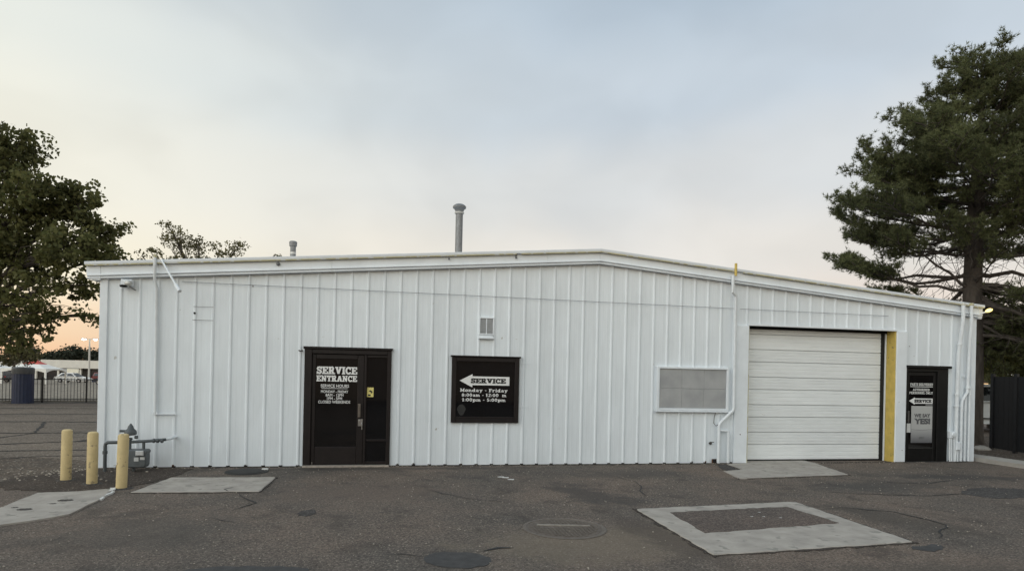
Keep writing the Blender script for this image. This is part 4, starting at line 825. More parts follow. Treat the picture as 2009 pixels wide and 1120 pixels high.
MB().lathe((.27, yg, .33), [(.028, -.03), (.038, -.026), (.038, .026), (.028, .03)], 12).build('pipe_union', 'gas_grey', gm, True)
MB().tube([(.62, yg, .505), (.95, yg, .525), (1.12, yg + .0, .54), (1.2, yg + .05, .545)], .026, 10).build('outlet_pipe', 'gas_grey', gm, True)
MB().tube([(1.2, yg + .05, .545), (1.24, yg + .2, .55), (1.24, -.0, .55)], .026, 10).build('outlet_elbow', 'white_pipe', gm, True)
for x in (1.03, 1.09, 1.16): MB().lathe((x, yg, .53), [(.026, -.02), (.038, -.016), (.038, .016), (.026, .02)], 10, 'x').build('pipe_union', 'gas_grey', gm, True)
MB().lathe((.64, yg, .5), [(.035, -.16), (.05, -.13), (.036, -.10), (.036, .04), (.055, .05), (.055, .07), (.032, .08)], 14).build('riser', 'gas_grey', gm, True)
rg = MB().lathe((.66, yg, .68), [(.075, -.055), (.095, -.04), (.095, .0), (.08, .03), (.05, .06), (.038, .10), (.02, .125), (.008, .145)], 18).build('regulator', 'gas_grey', gm, True)
MB().tube([(.66, yg, .69), (.50, yg - .02, .70)], .022, 8).build('regulator_vent', 'gas_grey', rg, True); MB().lathe((.75, yg, .59), [(.03, -.02), (.03, .02)], 10, 'x').build('regulator_plug', 'gas_grey', rg)
MB().tube([(.87, yg, .525), (.87, yg, .40), (.87, yg, .36)], [.024, .024, .03], 10).build('meter_drop', 'gas_grey', gm, True)
mb = MB()
prof = [(-.13, .03), (-.15, .07), (-.155, .20), (-.15, .26), (-.165, .28), (-.165, .31), (-.14, .335), (.14, .335), (.165, .31), (.165, .28), (.15, .26), (.155, .20), (.15, .07), (.13, .03)]
for yy, s_ in ((yg - .10, .9), (yg - .08, 1.0), (yg + .08, 1.0), (yg + .1, .9)): mb.v += [(.79 + px * s_, yy, .05 + .17 + (pz - .17) * s_) for px, pz in prof]
k = len(prof)
for i in range(3):
    for j in range(k): jn = (j + 1) % k; mb.f.append((i * k + j, i * k + jn, (i + 1) * k + jn, (i + 1) * k + j))
mb.f += [tuple(reversed(range(k))), tuple(range(3 * k, 4 * k))]
mbody = mb.build('meter_body', 'meter_body', gm, False)
MB().bbox(.79, .91, yg - .135, yg - .10, .29, .37, .008).build('index_window', 'label_pale', mbody); MB().box(.76, .83, yg - .106, yg - .10, .19, .255).build('meter_label', 'label_pale', mbody); MB().box(.855, .925, yg - .107, yg - .10, .215, .26).build('meter_label', 'label_pale', mbody)
MB().box(.70, .74, yg - .02, yg + .02, -.02, .09).build('support_leg', 'gas_grey', gm)
# manholes
mh = thing('manhole_cover', 'dark round cover sunk in the asphalt near the entrance wall', 'manhole', (2.58, -.55, 0))
MB().lathe((2.58, -.55, 0), [(.36, -.02), (.36, .008), (.33, .012), (.30, .008)], 32).build('rim', 'dark_cover', mh, True)
MB().lathe((2.57, -.55, 0), [(.29, -.01), (.29, .013), (.05, .016)], 28).build('cover', 'dark_cover', mh, True); MB().box(2.80, 2.90, -.42, -.35, .01, .03).build('stone_chip', 'chip_white', mh)
m2 = thing('manhole_cover', 'large round cast iron cover with raised squares left of the big concrete pad', 'manhole', (7.11, -4.96, 0))
MB().lathe((7.11, -4.96, 0), [(.50, -.02), (.50, .006), (.485, .010), (.455, .010), (.45, .003)], 44).build('rim', 'iron_bar', m2)
MB().lathe((7.11, -4.96, 0), [(.44, -.02), (.44, .004), (.43, .0065)], 44).build('cover', 'iron_cover', m2)
st_ = MB()
for i in range(-9, 10):
    for j in range(-9, 10):
        x, y = i * .046, j * .046
        if math.hypot(x, y) < .39 and not (abs(y - .06) < .04 and -.3 < x < .34): st_.box(7.11 + x - .014, 7.11 + x + .014, -4.96 + y - .014, -4.96 + y + .014, .005, .0125)
o_ = st_.build('raised_studs', 'iron_bar', m2); o_['kind'] = 'stuff'
MB().slab([(6.80, -4.83), (7.44, -4.93), (7.45, -4.88), (6.82, -4.76)], .005, .0135).build('raised_bar', 'iron_pale', m2)

op = thing('opposite_building', 'plain tan building across the yard, reflected in the dark glass', 'building', (8, -26, 0))
MB().box(-26, 46, -34, -25, 0, 4.2).build('wall', 'tan_wall', op); MB().box(-26.3, 46.3, -34.3, -24.7, 4.2, 4.6).build('parapet', 'tan_wall', op)
for x in range(-22, 44, 9): MB().bbox(x, x + 2.6, -24.96, -24.9, .0, 2.9).build('shutter', 'shop_dark', op)

# ------------------------------------------------------------------ black picket fence, bin
fence = thing('picket_fence', 'low black iron picket fence left of the building', 'fence', (-9.2, 20.6, 0))
fa, fb = Vector((-16.0, 17.9, 0)), Vector((-4.6, 21.6, 0)); fdv = (fb - fa); fl_ = fdv.length; fu = fdv.normalized(); fn = Vector((-fu.y, fu.x, 0))
def fbox(s0, s1, w, z0, z1):
    b = MB(); P = [fa + fu * s0 - fn * w, fa + fu * s1 - fn * w, fa + fu * s1 + fn * w, fa + fu * s0 + fn * w]; b.slab([(p.x, p.y) for p in P], z0, z1); return b
for z0, z1 in ((.14, .18), (1.04, 1.08)): fbox(0, fl_, .018, z0, z1).build('rail', 'fence_black', fence)
ps = [((Vector((x, y, 0)) - fa).dot(fu)) for x, y in ((-11.6, 19.14), (-10.69, 19.77), (-9.14, 20.4), (-6.9, 21.0), (-13.7, 18.6))]
for s_ in ps: fbox(s_ - .035, s_ + .035, .035, 0, 1.2).build('post', 'fence_black', fence)
proto = None; s_ = .06
while s_ < fl_:
    if proto is None: proto = fbox(0, .02, .010, .06, 1.14).build('picket', 'fence_black', fence); proto.location = fu * 0
    else:
        c = proto.copy(); C.objects.link(c); c.location = fu * s_
    s_ += .125
fk = MB().slab([(p.x, p.y) for p in (fa + fn * .25, fb + fn * .25, fb + fn * .42, fa + fn * .42)], -.05, .10).build('kerb', 'kerb_concrete'); structure(fk, 'pale kerb behind the black picket fence')
bn = thing('litter_bin', 'tall dark blue ribbed bin with grey lid by the fence', 'bin', (-11.1, 19.0, 0)); 
bx_, by_ = -11.1, 19.0; b = MB(); n_ = 40; base_v = len(b.v)
for zz, s_ in ((0, 1), (1.30, 1), (1.30, .96)):
    for k_ in range(n_): a = 2 * math.pi * k_ / n_; r_ = .40 * s_ * (1 if k_ % 2 else .965); b.v.append((bx_ + r_ * math.cos(a), by_ + r_ * math.sin(a), zz))
for i in range(2):
    for k_ in range(n_): a = i * n_ + k_; c = i * n_ + (k_ + 1) % n_; b.f.append((a, c, c + n_, a + n_))
b.f.append(tuple(2 * n_ + k_ for k_ in range(n_))); b.build('body', 'bin_blue', bn)
MB().lathe((bx_, by_, 1.302), [(.405, 0), (.415, .02), (.415, .24), (.37, .29), (.2, .31)], 30).build('lid', 'bin_grey', bn, True)

# ------------------------------------------------------------------ far lot: cars, tents, shop, lamps
def make_car(name, label, cat, paint, loc, rz, tall=1.0, van=False):
    """car along local x, nose to +x, on the ground at its origin"""
    t = bpy.data.objects.new(name, None); C.objects.link(t); tag(t, label, cat); WORLD_POS[t.name] = Vector((0, 0, 0))
    H = 1.45 * tall; bl = .88 * tall
    low = [(-2.25, .32), (-2.28, .62), (-2.2, bl), (-1.4, bl + .06), (.75, bl + .03), (1.55, bl - .04), (2.1, bl - .2), (2.25, .58), (2.2, .3)]
    b = MB(); n = len(low)
    for yy, s_ in ((-.78, .96), (-.88, 1), (.88, 1), (.78, .96)): b.v += [(x * s_, yy, .3 + (z - .3) * (s_ if yy in (-.78, .78) else 1) if False else z) for x, z in low]
    for i in range(3):
        for j in range(n): jn = (j + 1) % n; b.f.append((i * n + j, i * n + jn, (i + 1) * n + jn, (i + 1) * n + j))
    b.f += [tuple(range(n)), tuple(reversed(range(3 * n, 4 * n)))]
    body = b.build('body', paint, t)
    roof = [(-1.95, bl + .02), (-1.30, H - .03), (-.7, H), (.15, H - .02), (1.0, bl + .02)] if not van else [(-2.1, bl + .02), (-1.95, H - .04), (-1.2, H), (.25, H - .02), (1.05, bl + .02)]
    b = MB(); n = len(roof)
    for yy, zs in ((-.84, 0), (-.62, 1), (.62, 1), (.84, 0)):
        b.v += [(x, (yy if z < bl + .1 else math.copysign(.62, yy)), z) for x, z in roof] if zs == 0 else [(x * .98, yy, z + .015) for x, z in roof]
    for i in range(3):
        for j in range(n - 1): b.f.append((i * n + j, i * n + j + 1, (i + 1) * n + j + 1, (i + 1) * n + j))
    b.f += [tuple(range(n)), tuple(reversed(range(3 * n, 4 * n)))]
    b.build('cabin', paint, t)
    for sg in (-1, 1):
        for (xa, xb, xc, xd) in (((-1.55, -.42, -.42, -1.12), (-.34, .78, .18, -.34)) if not van else ((-1.9, -.95, -.95, -1.8), (-.88, -.05, -.05, -.88), (.02, .86, .28, .02))):
            z0, z1 = bl + .08, H - .10; yo = lambda z: sg * ((.84 - (z - bl - .02) / (H - bl) * .22) + .012)
            MB().quadface([(xa, yo(z0), z0), (xb, yo(z0), z0), (xc, yo(z1), z1), (xd, yo(z1), z1)]).build('side_window', 'car_glass', t)
    MB().quadface([(.97, -.7, bl + .07), (.97, .7, bl + .07), (.27, .55, H - .05), (.27, -.55, H - .05)]).build('windscreen', 'car_glass', t).location = (.03, 0, .02)
    for x in (-1.35, 1.4):
        for sg in (-1, 1):
            w = MB().lathe((x, sg * .80, .31), [(.20, -.10), (.31, -.09), (.31, .09), (.20, .10)], 18, 'y').build('wheel', 'tyre', t, True); MB().lathe((x, sg * .80, .31), [(.19, -.105), (.19, .105)], 14, 'y').build('rim', 'rim', w)
    for sg in (-1, 1):
        MB().box(2.12, 2.235, sg * .62 - .18, sg * .62 + .18, bl - .28, bl - .16).build('headlight', 'headlight', t); MB().box(-2.285, -2.2, sg * .68 - .14, sg * .68 + .14, bl - .22, bl - .06).build('tail_light', 'taillight', t)
    for zz in (.5,): MB().box(-2.1, 2.1, -.886, .886, zz, zz + .03).build('side_moulding', 'tyre', t)
    t.location = loc; t.rotation_euler = (0, 0, rz); return t
def gz(x, y): return (x, y, ground_z(x, y))
make_car('parked_car', 'white sedan parked beyond the fence beside the lamp post', 'car', 'car_white', gz(-42.3, 91.7), R(-11))
make_car('parked_car', 'dark red car parked behind the white sedan near the building corner', 'car', 'car_red', gz(-39.8, 97.5), R(-11), 1.05, True)
make_car('parked_car', 'dark blue car at the corner of the white building', 'car', 'car_navy', gz(-31.4, 78.2), R(169))
make_car('parked_car', 'pale grey car left of the blue bin', 'car', 'car_grey', gz(-51.7, 93.6), R(-11))
make_car('parked_car', 'dark car at the far left edge beyond the fence', 'car', 'car_dark', gz(-50.0, 86.5), R(169), 1.08, True)
make_car('parked_suv', 'silver sport utility vehicle seen between the pine trunk and the black fence', 'suv', 'car_silver', gz(27.3, 7.6), R(-12), 1.22, True)
def tent(loc, wdt, ev, pk, red, label):
    t = thing('marquee_tent', label, 'tent', loc); x, y, z0 = loc; h_ = wdt / 2; b = MB(); n = 8
    rows = []
    for i in range(n + 1):
        f = i / n; rr_ = h_ * (1 - f) + .05; zz = z0 + ev + (pk - ev) * (f ** 1.6); rows.append((rr_, zz))
    cut = 5 if red else n
    for part, (i0, i1), mt_ in (('canopy', (0, cut), 'tent_white'), ('canopy_top', (cut, n), 'tent_red')):
        if i0 == i1: continue
        b = MB()
        for i in range(i0, i1 + 1):
            r_, zz = rows[i]; b.v += [(x - r_, y - r_, zz), (x + r_, y - r_, zz), (x + r_, y + r_, zz), (x - r_, y + r_, zz)]
        for i in range(i1 - i0):
            for j in range(4): a = i * 4 + j; c = i * 4 + (j + 1) % 4; b.f.append((a, c, c + 4, a + 4))
        b.build(part, mt_, t)
    for (ax, ay, bx2, by2) in ((-1, -1, 1, -1), (1, -1, 1, 1), (1, 1, -1, 1), (-1, 1, -1, -1)):
        b = MB(); m_ = 10
        for i in range(m_):
            q = []
            for f in (i / m_, (i + 1) / m_):
                px, py = x + h_ * 1.01 * (ax + (bx2 - ax) * f), y + h_ * 1.01 * (ay + (by2 - ay) * f); q.append((px, py, z0 + ev - .12 - .38 * (2 * abs(f - .5)) ** 2.5))
            b.quadface([q[0], q[1], (q[1][0], q[1][1], z0 + ev + .03), (q[0][0], q[0][1], z0 + ev + .03)])
        b.build('valance', 'tent_white', t)
    for ax, ay in ((-1, -1), (1, -1), (1, 1), (-1, 1)): MB().box(x + ax * h_ * .97 - .09, x + ax * h_ * .97 + .09, y + ay * h_ * .97 - .09, y + ay * h_ * .97 + .09, z0, z0 + ev - .05).build('leg', 'tent_white', t)
tent(gz(-39.3, 75.6), 4.9, 1.9, 3.1, True, 'white marquee tent with a red peak beyond the fence')
tent(gz(-47.5, 80.5), 5.2, 1.9, 3.0, False, 'plain white marquee tent at the far left edge')
shop = thing('far_shop', 'long low shop with a pale fascia across the car park', 'building', gz(-50, 112)); cR = (math.cos(-YAW), math.sin(-YAW)); cF = (math.sin(YAW), math.cos(YAW))
def sbox(u0, u1, v0, v1, z0, z1):     # u along the shop front, v into depth, from (-50, 112)
    P = [(-50 + cR[0] * u + cF[0] * v, 112 + cR[1] * u + cF[1] * v) for u, v in ((u0, v0), (u1, v0), (u1, v1), (u0, v1))]; return MB().slab(P, z0, z1)
sbox(-30, 18, .5, 9, -1.35, 2.0).build('wall', 'shop_dark', shop); sbox(-30.5, 18.5, -1.2, 9.2, .85, 2.28).build('fascia', 'stucco_white', shop)
for u in range(-28, 18, 4): sbox(u, u + .3, -.9, -.6, -1.35, .85).build('column', 'stucco_white', shop)
for u in range(-27, 17, 4): sbox(u, u + 2.6, .44, .49, -.9, .6).build('window', 'pane_dark', shop)
sg_ = thing('sign_board', 'cream sign board in front of the far shop', 'sign', gz(-47.8, 104)); 
P = [(-50 + cR[0] * u + cF[0] * v, 112 + cR[1] * u + cF[1] * v) for u, v in ((.7, -5), (2.7, -5), (2.7, -4.85), (.7, -4.85))]; MB().slab(P, -.25, .8).build('board', 'sign_cream', sg_); MB().box(P[0][0] + .3, P[0][0] + .4, P[0][1] + .0, P[0][1] + .1, -1.3, -.25).build('post', 'pole_pale', sg_); MB().box(P[1][0] - .4, P[1][0] - .3, P[1][1] + .05, P[1][1] + .15, -1.3, -.25).build('post', 'pole_pale', sg_)
def lamp(loc, hgt, label):
    t = thing('lamp_post', label, 'lamp post', loc, 'lit lamp posts in the car park'); x, y, z0 = loc
    MB().tube([(x, y, z0), (x, y, z0 + hgt)], [.17, .11], 10).build('pole', 'pole_pale', t, True); MB().lathe((x, y, z0), [(.3, 0), (.3, .5), (.2, .55)], 12).build('base', 'kerb_concrete', t)
    MB().tube([(x - .95, y + .15, z0 + hgt), (x + .95, y - .15, z0 + hgt)], .05, 6).build('arm', 'pole_pale', t)
    for sg in (-1, 1):
        hd = MB().box(x + sg * .85 - .35, x + sg * .85 + .35, y - .25, y + .25, z0 + hgt + .02, z0 + hgt + .14).build('lamp_head', 'pole_pale', t)
        MB().lathe((x + sg * .85, y, z0 + hgt - .06), [(.12, -.12), (.28, -.02), (.3, .06)], 12).build('lens', 'lamp_lit', hd, True)
lamp(gz(-44.0, 100.5), 6.95, 'lit twin headed lamp post standing clear beyond the fence')
lamp(gz(-39.3, 96.0), 6.0, 'lit lamp half hidden by the left corner of the building')
# right background
sh2 = thing('lit_shop', 'far building with warm lit windows right of the pine trunk', 'building', (58, 36, ground_z(58, 36)))
zb = ground_z(58, 36)
MB().box(52, 66, 37, 44, zb, 2.4).build('wall', 'shop_dark', sh2); MB().box(51.5, 66.5, 36.4, 44.5, 2.4, 2.8).build('roof', 'stucco_white', sh2)
for i in range(6): MB().box(52.6 + i * 2.2, 54.2 + i * 2.2, 36.93, 36.99, zb + .6, 1.7).build('window', 'window_lit', sh2)
MB().box(25.0, 28.2, 5.0, 5.12, .0, .10).build('parking_stop', 'bollard_yellow').update_tag()
ps_ = bpy.data.objects['parking_stop']; tag(ps_, 'yellowish parking stop in front of the silver vehicle', 'parking stop')
sf = thing('screen_fence', 'tall black screened fence at the right edge of the picture', 'fence', (21.0, 1.2, 0))
ys_ = [2.04, 1.22, -1.2, -3.6, -6.0]
for i, y in enumerate(ys_): MB().box(20.93 + .25 * max(0, (y - 1.22)), 21.01 + .25 * max(0, (y - 1.22)), y - .04, y + .04, 0, 2.08).build('post', 'fence_black', sf)
for a, e in zip(ys_[:-1], ys_[1:]):
    xa, xe = 20.97 + .25 * max(0, a - 1.22), 20.97 + .25 * max(0, e - 1.22); nb_ = max(3, int((a - e) / .2))
    for j in range(nb_):
        f0, f1 = j / nb_, (j + 1) / nb_; y0, y1 = a - .045 + (e + .045 - a + .045) * f0, a - .045 + (e + .045 - a + .045) * f1; x0_, x1_ = xa + (xe - xa) * f0, xa + (xe - xa) * f1
        MB().slab([(x0_ - .012, y0 - .003), (x0_ + .012, y0 - .003), (x1_ + .012, y1 + .003), (x1_ - .012, y1 + .003)], .06, 2.0).build('slat', 'screen_black', sf)
    for z0 in (.25, 1.85): MB().slab([(xa + .014, a), (xa + .05, a), (xe + .05, e), (xe + .014, e)], z0, z0 + .05).build('rail', 'fence_black', sf)
tag(MB().lathe((20.75, 1.95, 0), [(.2, -.02), (.22, .04), (.15, .10), (.05, .13)], 9).build('rock', 'kerb_concrete'), 'pale rock at the foot of the black fence', 'rock')
tag(MB().box(20.2, 21.4, -.35, -.22, .01, .06).build('timber_edging', 'bark'), 'dark timber lying on the dirt by the black fence', 'timber')

# ------------------------------------------------------------------ trees
def leaves_mesh(centres, dirs, per, spread, size, rng, droop=0):
    """many folded leaf quads scattered round centre points"""
    N = len(centres) * per
    g3 = rng.normal(0, 1, (N, 3)); g3 /= np.linalg.norm(g3, axis=1)[:, None]; cs = np.repeat(rng.uniform(.6, 1.5, len(centres)), per)[:, None]
    c = np.repeat(centres, per, 0) + g3 * (rng.random((N, 1)) ** .45) * spread * 1.9 * cs * np.array([1, 1, .75]); c[:, 2] -= droop * np.abs(rng.normal(0, 1, N))
    s_ = size * rng.uniform(.6, 1.25, N)[:, None]
    a = rng.normal(0, 1, (N, 3)); a /= np.linalg.norm(a, axis=1)[:, None]
    r0 = rng.normal(0, 1, (N, 3)); r0[:, 2] *= .8; b = np.cross(a, r0); b /= np.linalg.norm(b, axis=1)[:, None] + 1e-9
    v = np.stack([c - a * s_ * .55, c + b * s_ * .38, c + a * s_ * .6, c - b * s_ * .38], 1).reshape(-1, 3)
    f = np.arange(N * 4).reshape(-1, 4); return v, f
def np_mesh(name, v, f, material, parent):
    me = bpy.data.meshes.new(name); k = f.shape[1]
    me.vertices.add(len(v)); me.vertices.foreach_set('co', np.asarray(v, dtype=np.float32).ravel())
    me.loops.add(f.size); me.loops.foreach_set('vertex_index', f.ravel().astype(np.int32))
    me.polygons.add(len(f)); me.polygons.foreach_set('loop_start', np.arange(0, f.size, k, dtype=np.int32)); me.polygons.foreach_set('loop_total', np.full(len(f), k, dtype=np.int32))
    me.update(calc_edges=True); me.validate(); return link_mesh(name, me, material, parent)
def bent(a, b, n, sag, rr):
    a, b = Vector(a), Vector(b); o = []
    for i in range(n + 1):
        f = i / n; p = a.lerp(b, f); j = (b - a).length * .05 * math.sin(math.pi * f)
        o.append(p + Vector((rr.uniform(-j, j), rr.uniform(-j, j), rr.uniform(-j, j) + sag * math.sin(math.pi * f))))
    return o
def lobed_tree(name, label, base, trunk_h, trunk_r, lobes, clumps, per, size, spread, leafm, barkm='bark', seed=1, group=None, twigs=.5, droop=0, thin=0):
    rr = random.Random(seed); rg_ = np.random.default_rng(seed); t = thing(name, label, 'tree', base, group); B = Vector(base)
    fork = B + Vector((0, 0, trunk_h)); tr = MB(); tr.tube(bent(B - Vector((0, 0, .2)), fork, 5, 0, rr), [trunk_r * (1.25 - .09 * i) for i in range(6)], 12); tr.build('trunk', barkm, t, True)
    wood = MB(); cen = []
    tot = sum(l[1] ** 2 for l in lobes)
    for lc, lr in lobes:
        lc = Vector(lc); L_ = (lc - fork).length
        pts = bent(fork, lc, 6, L_ * .06, rr); wood.tube(pts, [max(.02, trunk_r * .6 * (1 - i / 7.5)) for i in range(7)], 7, False)
        n = int(clumps * lr ** 2 / tot * (.6 if thin and lc.z < thin else 1))
        for i in range(n):
            d = Vector((rr.gauss(0, 1), rr.gauss(0, 1), rr.gauss(0, 1))).normalized(); q = lc + Vector((d.x, d.y, d.z * .85)) * lr * (rr.random() ** .42) * rr.uniform(.85, 1.12)
            cen.append(q)
            if rr.random() < twigs:
                s0 = pts[rr.randint(3, 6)]; wood.tube(bent(s0, q, 4, (q - s0).length * .08, rr), [.028, .022, .016, .011, .006], 5, False)
    wood.build('limbs', barkm, t, True)
    v, f = leaves_mesh(np.array([tuple(c) for c in cen]), None, per, spread, size, rg_, droop); np_mesh('crown', v, f, leafm, t); return t

lobed_tree('broadleaf_tree', 'large dark broadleaf tree at the left edge behind the fence line', (-13.1, 17.2, 0), 2.6, .26,
    [((-10.87, 17.47, 10.83), 1.25), ((-12.17, 16.70, 9.62), 2.27), ((-9.02, 15.59, 8.41), 1.42), ((-7.68, 15.84, 8.27), 1.14), ((-6.98, 16.21, 7.26), 0.97), ((-7.52, 14.79, 6.42), 1.19), ((-10.28, 16.34, 6.77), 2.17), ((-6.52, 15.62, 6.03), 0.74), ((-7.36, 15.27, 4.91), 0.91), ((-8.85, 15.04, 4.41), 1.29), ((-11.44, 16.56, 4.06), 1.86), ((-9.90, 15.76, 3.13), 0.91), ((-8.43, 14.96, 2.93), 0.48), ((-6.88, 15.28, 3.71), 0.49), ((-8.02, 15.19, 3.56), 0.52), ((-9.16, 15.21, 2.53), 0.50)],
    1050, 30, .17, .175, 'leaf_left', seed=21, twigs=.6, droop=.02, thin=5.2)
lobed_tree('broadleaf_tree', 'sparse olive brown treetop showing above the roof left of the vent stack', (-4.2, 20.3, 0), 3.5, .2,
    [((-5.88, 20.58, 8.66), 0.30), ((-5.45, 20.50, 7.93), 0.79), ((-4.35, 20.29, 7.58), 0.64), ((-3.37, 20.10, 7.43), 0.45), ((-2.59, 19.96, 7.49), 0.55), ((-6.53, 20.71, 7.16), 0.40), ((-7.06, 20.81, 7.10), 0.25), ((-0.67, 19.59, 7.29), 0.20), ((-4.56, 20.33, 6.21), 1.49)],
    260, 15, .11, .14, 'leaf_back', 'bark_pale', seed=5, twigs=.35)
lobed_tree('small_tree', 'small brownish tree behind the blue bin', (-22.05, 38.9, ground_z(0, 38.9)), 1.9, .10,
    [((-22.39, 39.02, 2.24), 0.82), ((-21.30, 38.81, 2.19), 0.74), ((-20.57, 38.67, 2.32), 0.45), ((-22.93, 39.13, 1.97), 0.52), ((-21.74, 38.90, 2.55), 0.52)],
    130, 22, .14, .16, 'leaf_small', 'bark_pale', seed=8)
for i, (lb, base, lobes) in enumerate((
    ('dark tree above the far shop behind the lamp post', (-66.3, 144.2, -1.3), [((-68.12, 144.52, 3.33), 1.85), ((-66.20, 144.15, 3.95), 1.73), ((-64.49, 143.83, 3.53), 1.50)]),
    ('dark tree above the far shop nearest the building corner', (-60.2, 141.0, -1.3), [((-60.92, 141.11, 3.44), 1.03), ((-59.68, 140.87, 3.24), 1.03)]),
    ('low dark tree above the far shop right of the red tent peak', (-77.0, 156.4, -1.3), [((-76.25, 156.26, 2.88), 1.24), ((-77.71, 156.54, 2.72), 1.11)]),
    ('dark tree beyond the far shop behind the small brownish tree', (-82.8, 157.5, -1.3), [((-81.62, 157.29, 3.63), 1.73), ((-84.06, 157.76, 3.83), 1.98)]))):
    lobed_tree('far_tree', lb, base, 2.6, .25, lobes, 130, 26, .42, .6, 'leaf_far', seed=40 + i, group='dark trees beyond the far shop', twigs=.2)

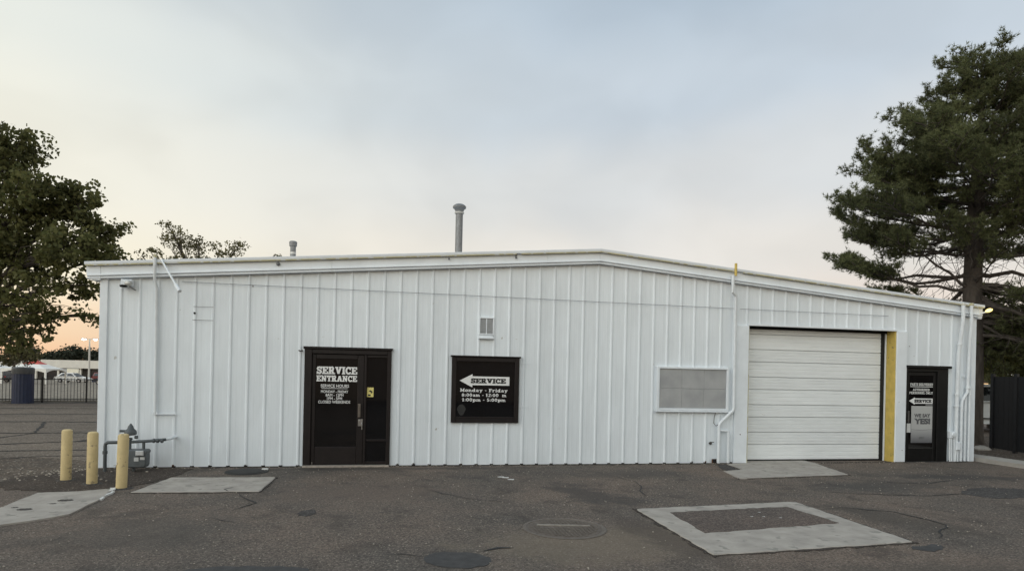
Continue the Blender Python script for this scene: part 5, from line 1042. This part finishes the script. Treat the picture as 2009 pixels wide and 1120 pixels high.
# the pine
def pine(base):
    rr = random.Random(4); rg_ = np.random.default_rng(4)
    t = thing('pine_tree', 'tall dark green pine rising behind the right end of the building', 'tree', base); B = Vector(base)
    def axis(z): return Vector((B.x + .05 * math.sin(z * .8) + .008 * z, B.y + .04 * math.sin(z * .5), z))
    zs = [-.2, .3, 1, 2, 3, 4, 5, 6, 7, 8, 9, 10, 11, 12.0]
    MB().tube([axis(z * .955) for z in zs], [.40, .32, .29, .28, .27, .26, .24, .22, .22, .18, .14, .10, .06, .02], 16).build('trunk', 'bark', t, True)
    prof_z = [3.2, 4.0, 4.5, 5.0, 5.6, 6.5, 7.4, 8.2, 9.0, 9.8, 10.6]; prof_r = [2.5, 2.85, 3.25, 3.45, 3.6, 3.6, 3.3, 2.85, 2.35, 1.8, 1.1]
    limbs = MB(); tips = []; td = []
    def tuftline(p, q, n, f0, jit):
        d = (q - p).normalized()
        for i in range(n):
            f = f0 + (1 - f0) * (i + rr.random()) / n; c = p.lerp(q, f) + Vector((rr.gauss(0, jit), rr.gauss(0, jit), rr.gauss(0, jit) + .03)); tips.append(tuple(c)); e = d + Vector((rr.gauss(0, .35), rr.gauss(0, .35), .45 + rr.gauss(0, .25))); td.append(tuple(e.normalized()))
    z = 3.55; k = 0
    while z < 11.0:
        nl = 8 if z < 9 else 6
        for j in range(nl):
            az = k * 2.4 + j * 2 * math.pi / nl + rr.uniform(-.35, .35)
            if z < 6.0 and abs(math.cos(az - math.atan2(CAM.y - B.y, CAM.x - B.x))) > .62 and rr.random() < (.72 if z < 5.2 else .5): continue
            rad = float(np.interp(z, prof_z, prof_r)) * rr.uniform(.84, 1.03)
            a = axis(z + rr.uniform(-.3, .3)); right = math.cos(az)      # +x side carries low drooping boughs
            rise = rad * (.10 + .045 * (z - 4)) * rr.uniform(.6, 1.1)
            if z < 5 and right > -.2 : rise = -rad * rr.uniform(.18, .42)
            elif z < 5: rise = rad * rr.uniform(-.04, .38)
            if z < 6.4 and math.cos(az - math.atan2(CAM.y - B.y, CAM.x - B.x)) > .62: rad *= .55 if z > 4.6 else .8; rise = rad * .5 if right < .1 else rise
            end = a + Vector((math.cos(az) * rad, math.sin(az) * rad, rise))
            n = 7; pts = []; bow = rr.uniform(-.15, .03)
            for i in range(n + 1):
                f = i / n; p = a.lerp(end, f); p.z += rad * (bow * math.sin(math.pi * f) + .05 * f * f); s_ = rad * .032 * math.sin(math.pi * f); p += Vector((rr.uniform(-s_, s_), rr.uniform(-s_, s_), rr.uniform(-s_, s_))); pts.append(p)
            toward = math.cos(az - math.atan2(CAM.y - B.y, CAM.x - B.x))
            r0 = (.02 + .011 * rad) * rr.uniform(.7, 1.25); limbs.tube(pts, [max(.008, r0 * (1 - .86 * i / n)) for i in range(n + 1)], 6, False)
            start = rr.uniform(.42, .62) if z < 5.6 else (.45 if z < 6.8 else .25)
            nt = int(4 + rad * 3.0)
            for i in range(nt):
                f = start + (1 - start) * (i + rr.random()) / nt; idx = min(int(f * n), n - 1); p = pts[idx].lerp(pts[idx + 1], f * n - idx)
                d = (pts[idx + 1] - pts[idx]).normalized(); side = Vector((-d.y, d.x, 0)).normalized() * (1 if i % 2 else -1)
                ln = rad * .34 * (1.15 - f * .7) * rr.uniform(.6, 1.2) + .15
                q = p + (d * .75 + side * rr.uniform(.45, 1.0) + Vector((0, 0, rr.uniform(-.02, .42)))).normalized() * ln
                limbs.tube([p, p.lerp(q, .5) + Vector((0, 0, -.02)), q], [.014, .010, .006], 4, False)
                tuftline(p, q, int(9 + ln * 14), .3, .06)
                if ln > .5:
                    for w_ in range(3):
                        pp = p.lerp(q, rr.uniform(.35, .9)); qq = pp + (d * .5 + side * rr.uniform(-.6, 1.2) + Vector((rr.uniform(-.5, .5), rr.uniform(-.5, .5), rr.uniform(0, .55)))).normalized() * ln * .45
                        limbs.tube([pp, qq], [.008, .005], 4, False); tuftline(pp, qq, 9, .3, .055)
            # dead bare twigs on the inner part of the low boughs
            if z < 6.5:
                for i in range(14):
                    f = rr.uniform(.08, .6); idx = min(int(f * n), n - 1); p = pts[idx].lerp(pts[idx + 1], f * n - idx); q = p + Vector((rr.gauss(0, .3), rr.gauss(0, .3), rr.gauss(.05, .25))) * 1.6
                    limbs.tube(bent(p, q, 3, 0, rr), [.011, .008, .006, .004], 4, False)
            tuftline(pts[-2], pts[-1], 10, .1, .06)
        z += .42 if z < 9.5 else .36; k += 1
    for q in range(30):      # low boughs on the open side, hanging down past the end of the building
        az = rr.uniform(-1.35, .6); a = axis(rr.uniform(3.1, 4.9)); rad = rr.uniform(1.7, 3.4); end = a + Vector((math.cos(az) * rad, math.sin(az) * rad, -rad * rr.uniform(.3, .62))); end.z = max(end.z, 2.15)
        if end.x < 20.6: end.x = 20.6 + rr.random()
        pts = bent(a, end, 6, .25, rr); limbs.tube(pts, [.06, .05, .04, .03, .022, .016, .01], 6, False)
        for i in range(14):
            f = rr.uniform(.25, 1); idx = min(int(f * 6), 5); p = pts[idx].lerp(pts[idx + 1], f * 6 - idx); w2 = p + Vector((rr.gauss(0, .4), rr.gauss(0, .4), rr.uniform(-.45, .25))) * 1.2
            w2.z = max(w2.z, 2.05); limbs.tube([p, w2], [.012, .005], 4, False); tuftline(p, w2, 10, .2, .07)
    limbs.build('limbs', 'bark', t, True)
    c = np.array(tips); d = np.array(td); per = 13; N = len(c) * per
    cc = np.repeat(c, per, 0); dd = np.repeat(d, per, 0)
    e = dd * .75 + rg_.normal(0, .62, (N, 3)); e /= np.linalg.norm(e, axis=1)[:, None]
    ln = rg_.uniform(.07, .15, N)[:, None]; w = np.cross(e, rg_.normal(0, 1, (N, 3))); w /= np.linalg.norm(w, axis=1)[:, None] + 1e-9; w *= .0085
    v = np.stack([cc - w, cc + w, cc + e * ln], 1).reshape(-1, 3); np_mesh('crown', v, np.arange(N * 3).reshape(-1, 3), 'needles', t)
    print('pine tufts', len(c))
pine((21.95, 3.4, 0))
lobed_tree('shrub', 'dark olive shrub behind the black screened fence', (28.6, 8.6, 0), 1.4, .12, [((26.3, 6.4, 2.8), .9), ((27.8, 8.2, 3.4), 1.1), ((27.3, 6.4, 2.7), 1.0), ((28.6, 9.0, 4.0), 1.2), ((28.2, 7.6, 2.5), .9), ((26.6, 5.4, 3.6), 1.0)], 380, 26, .17, .17, 'leaf_left', seed=61)
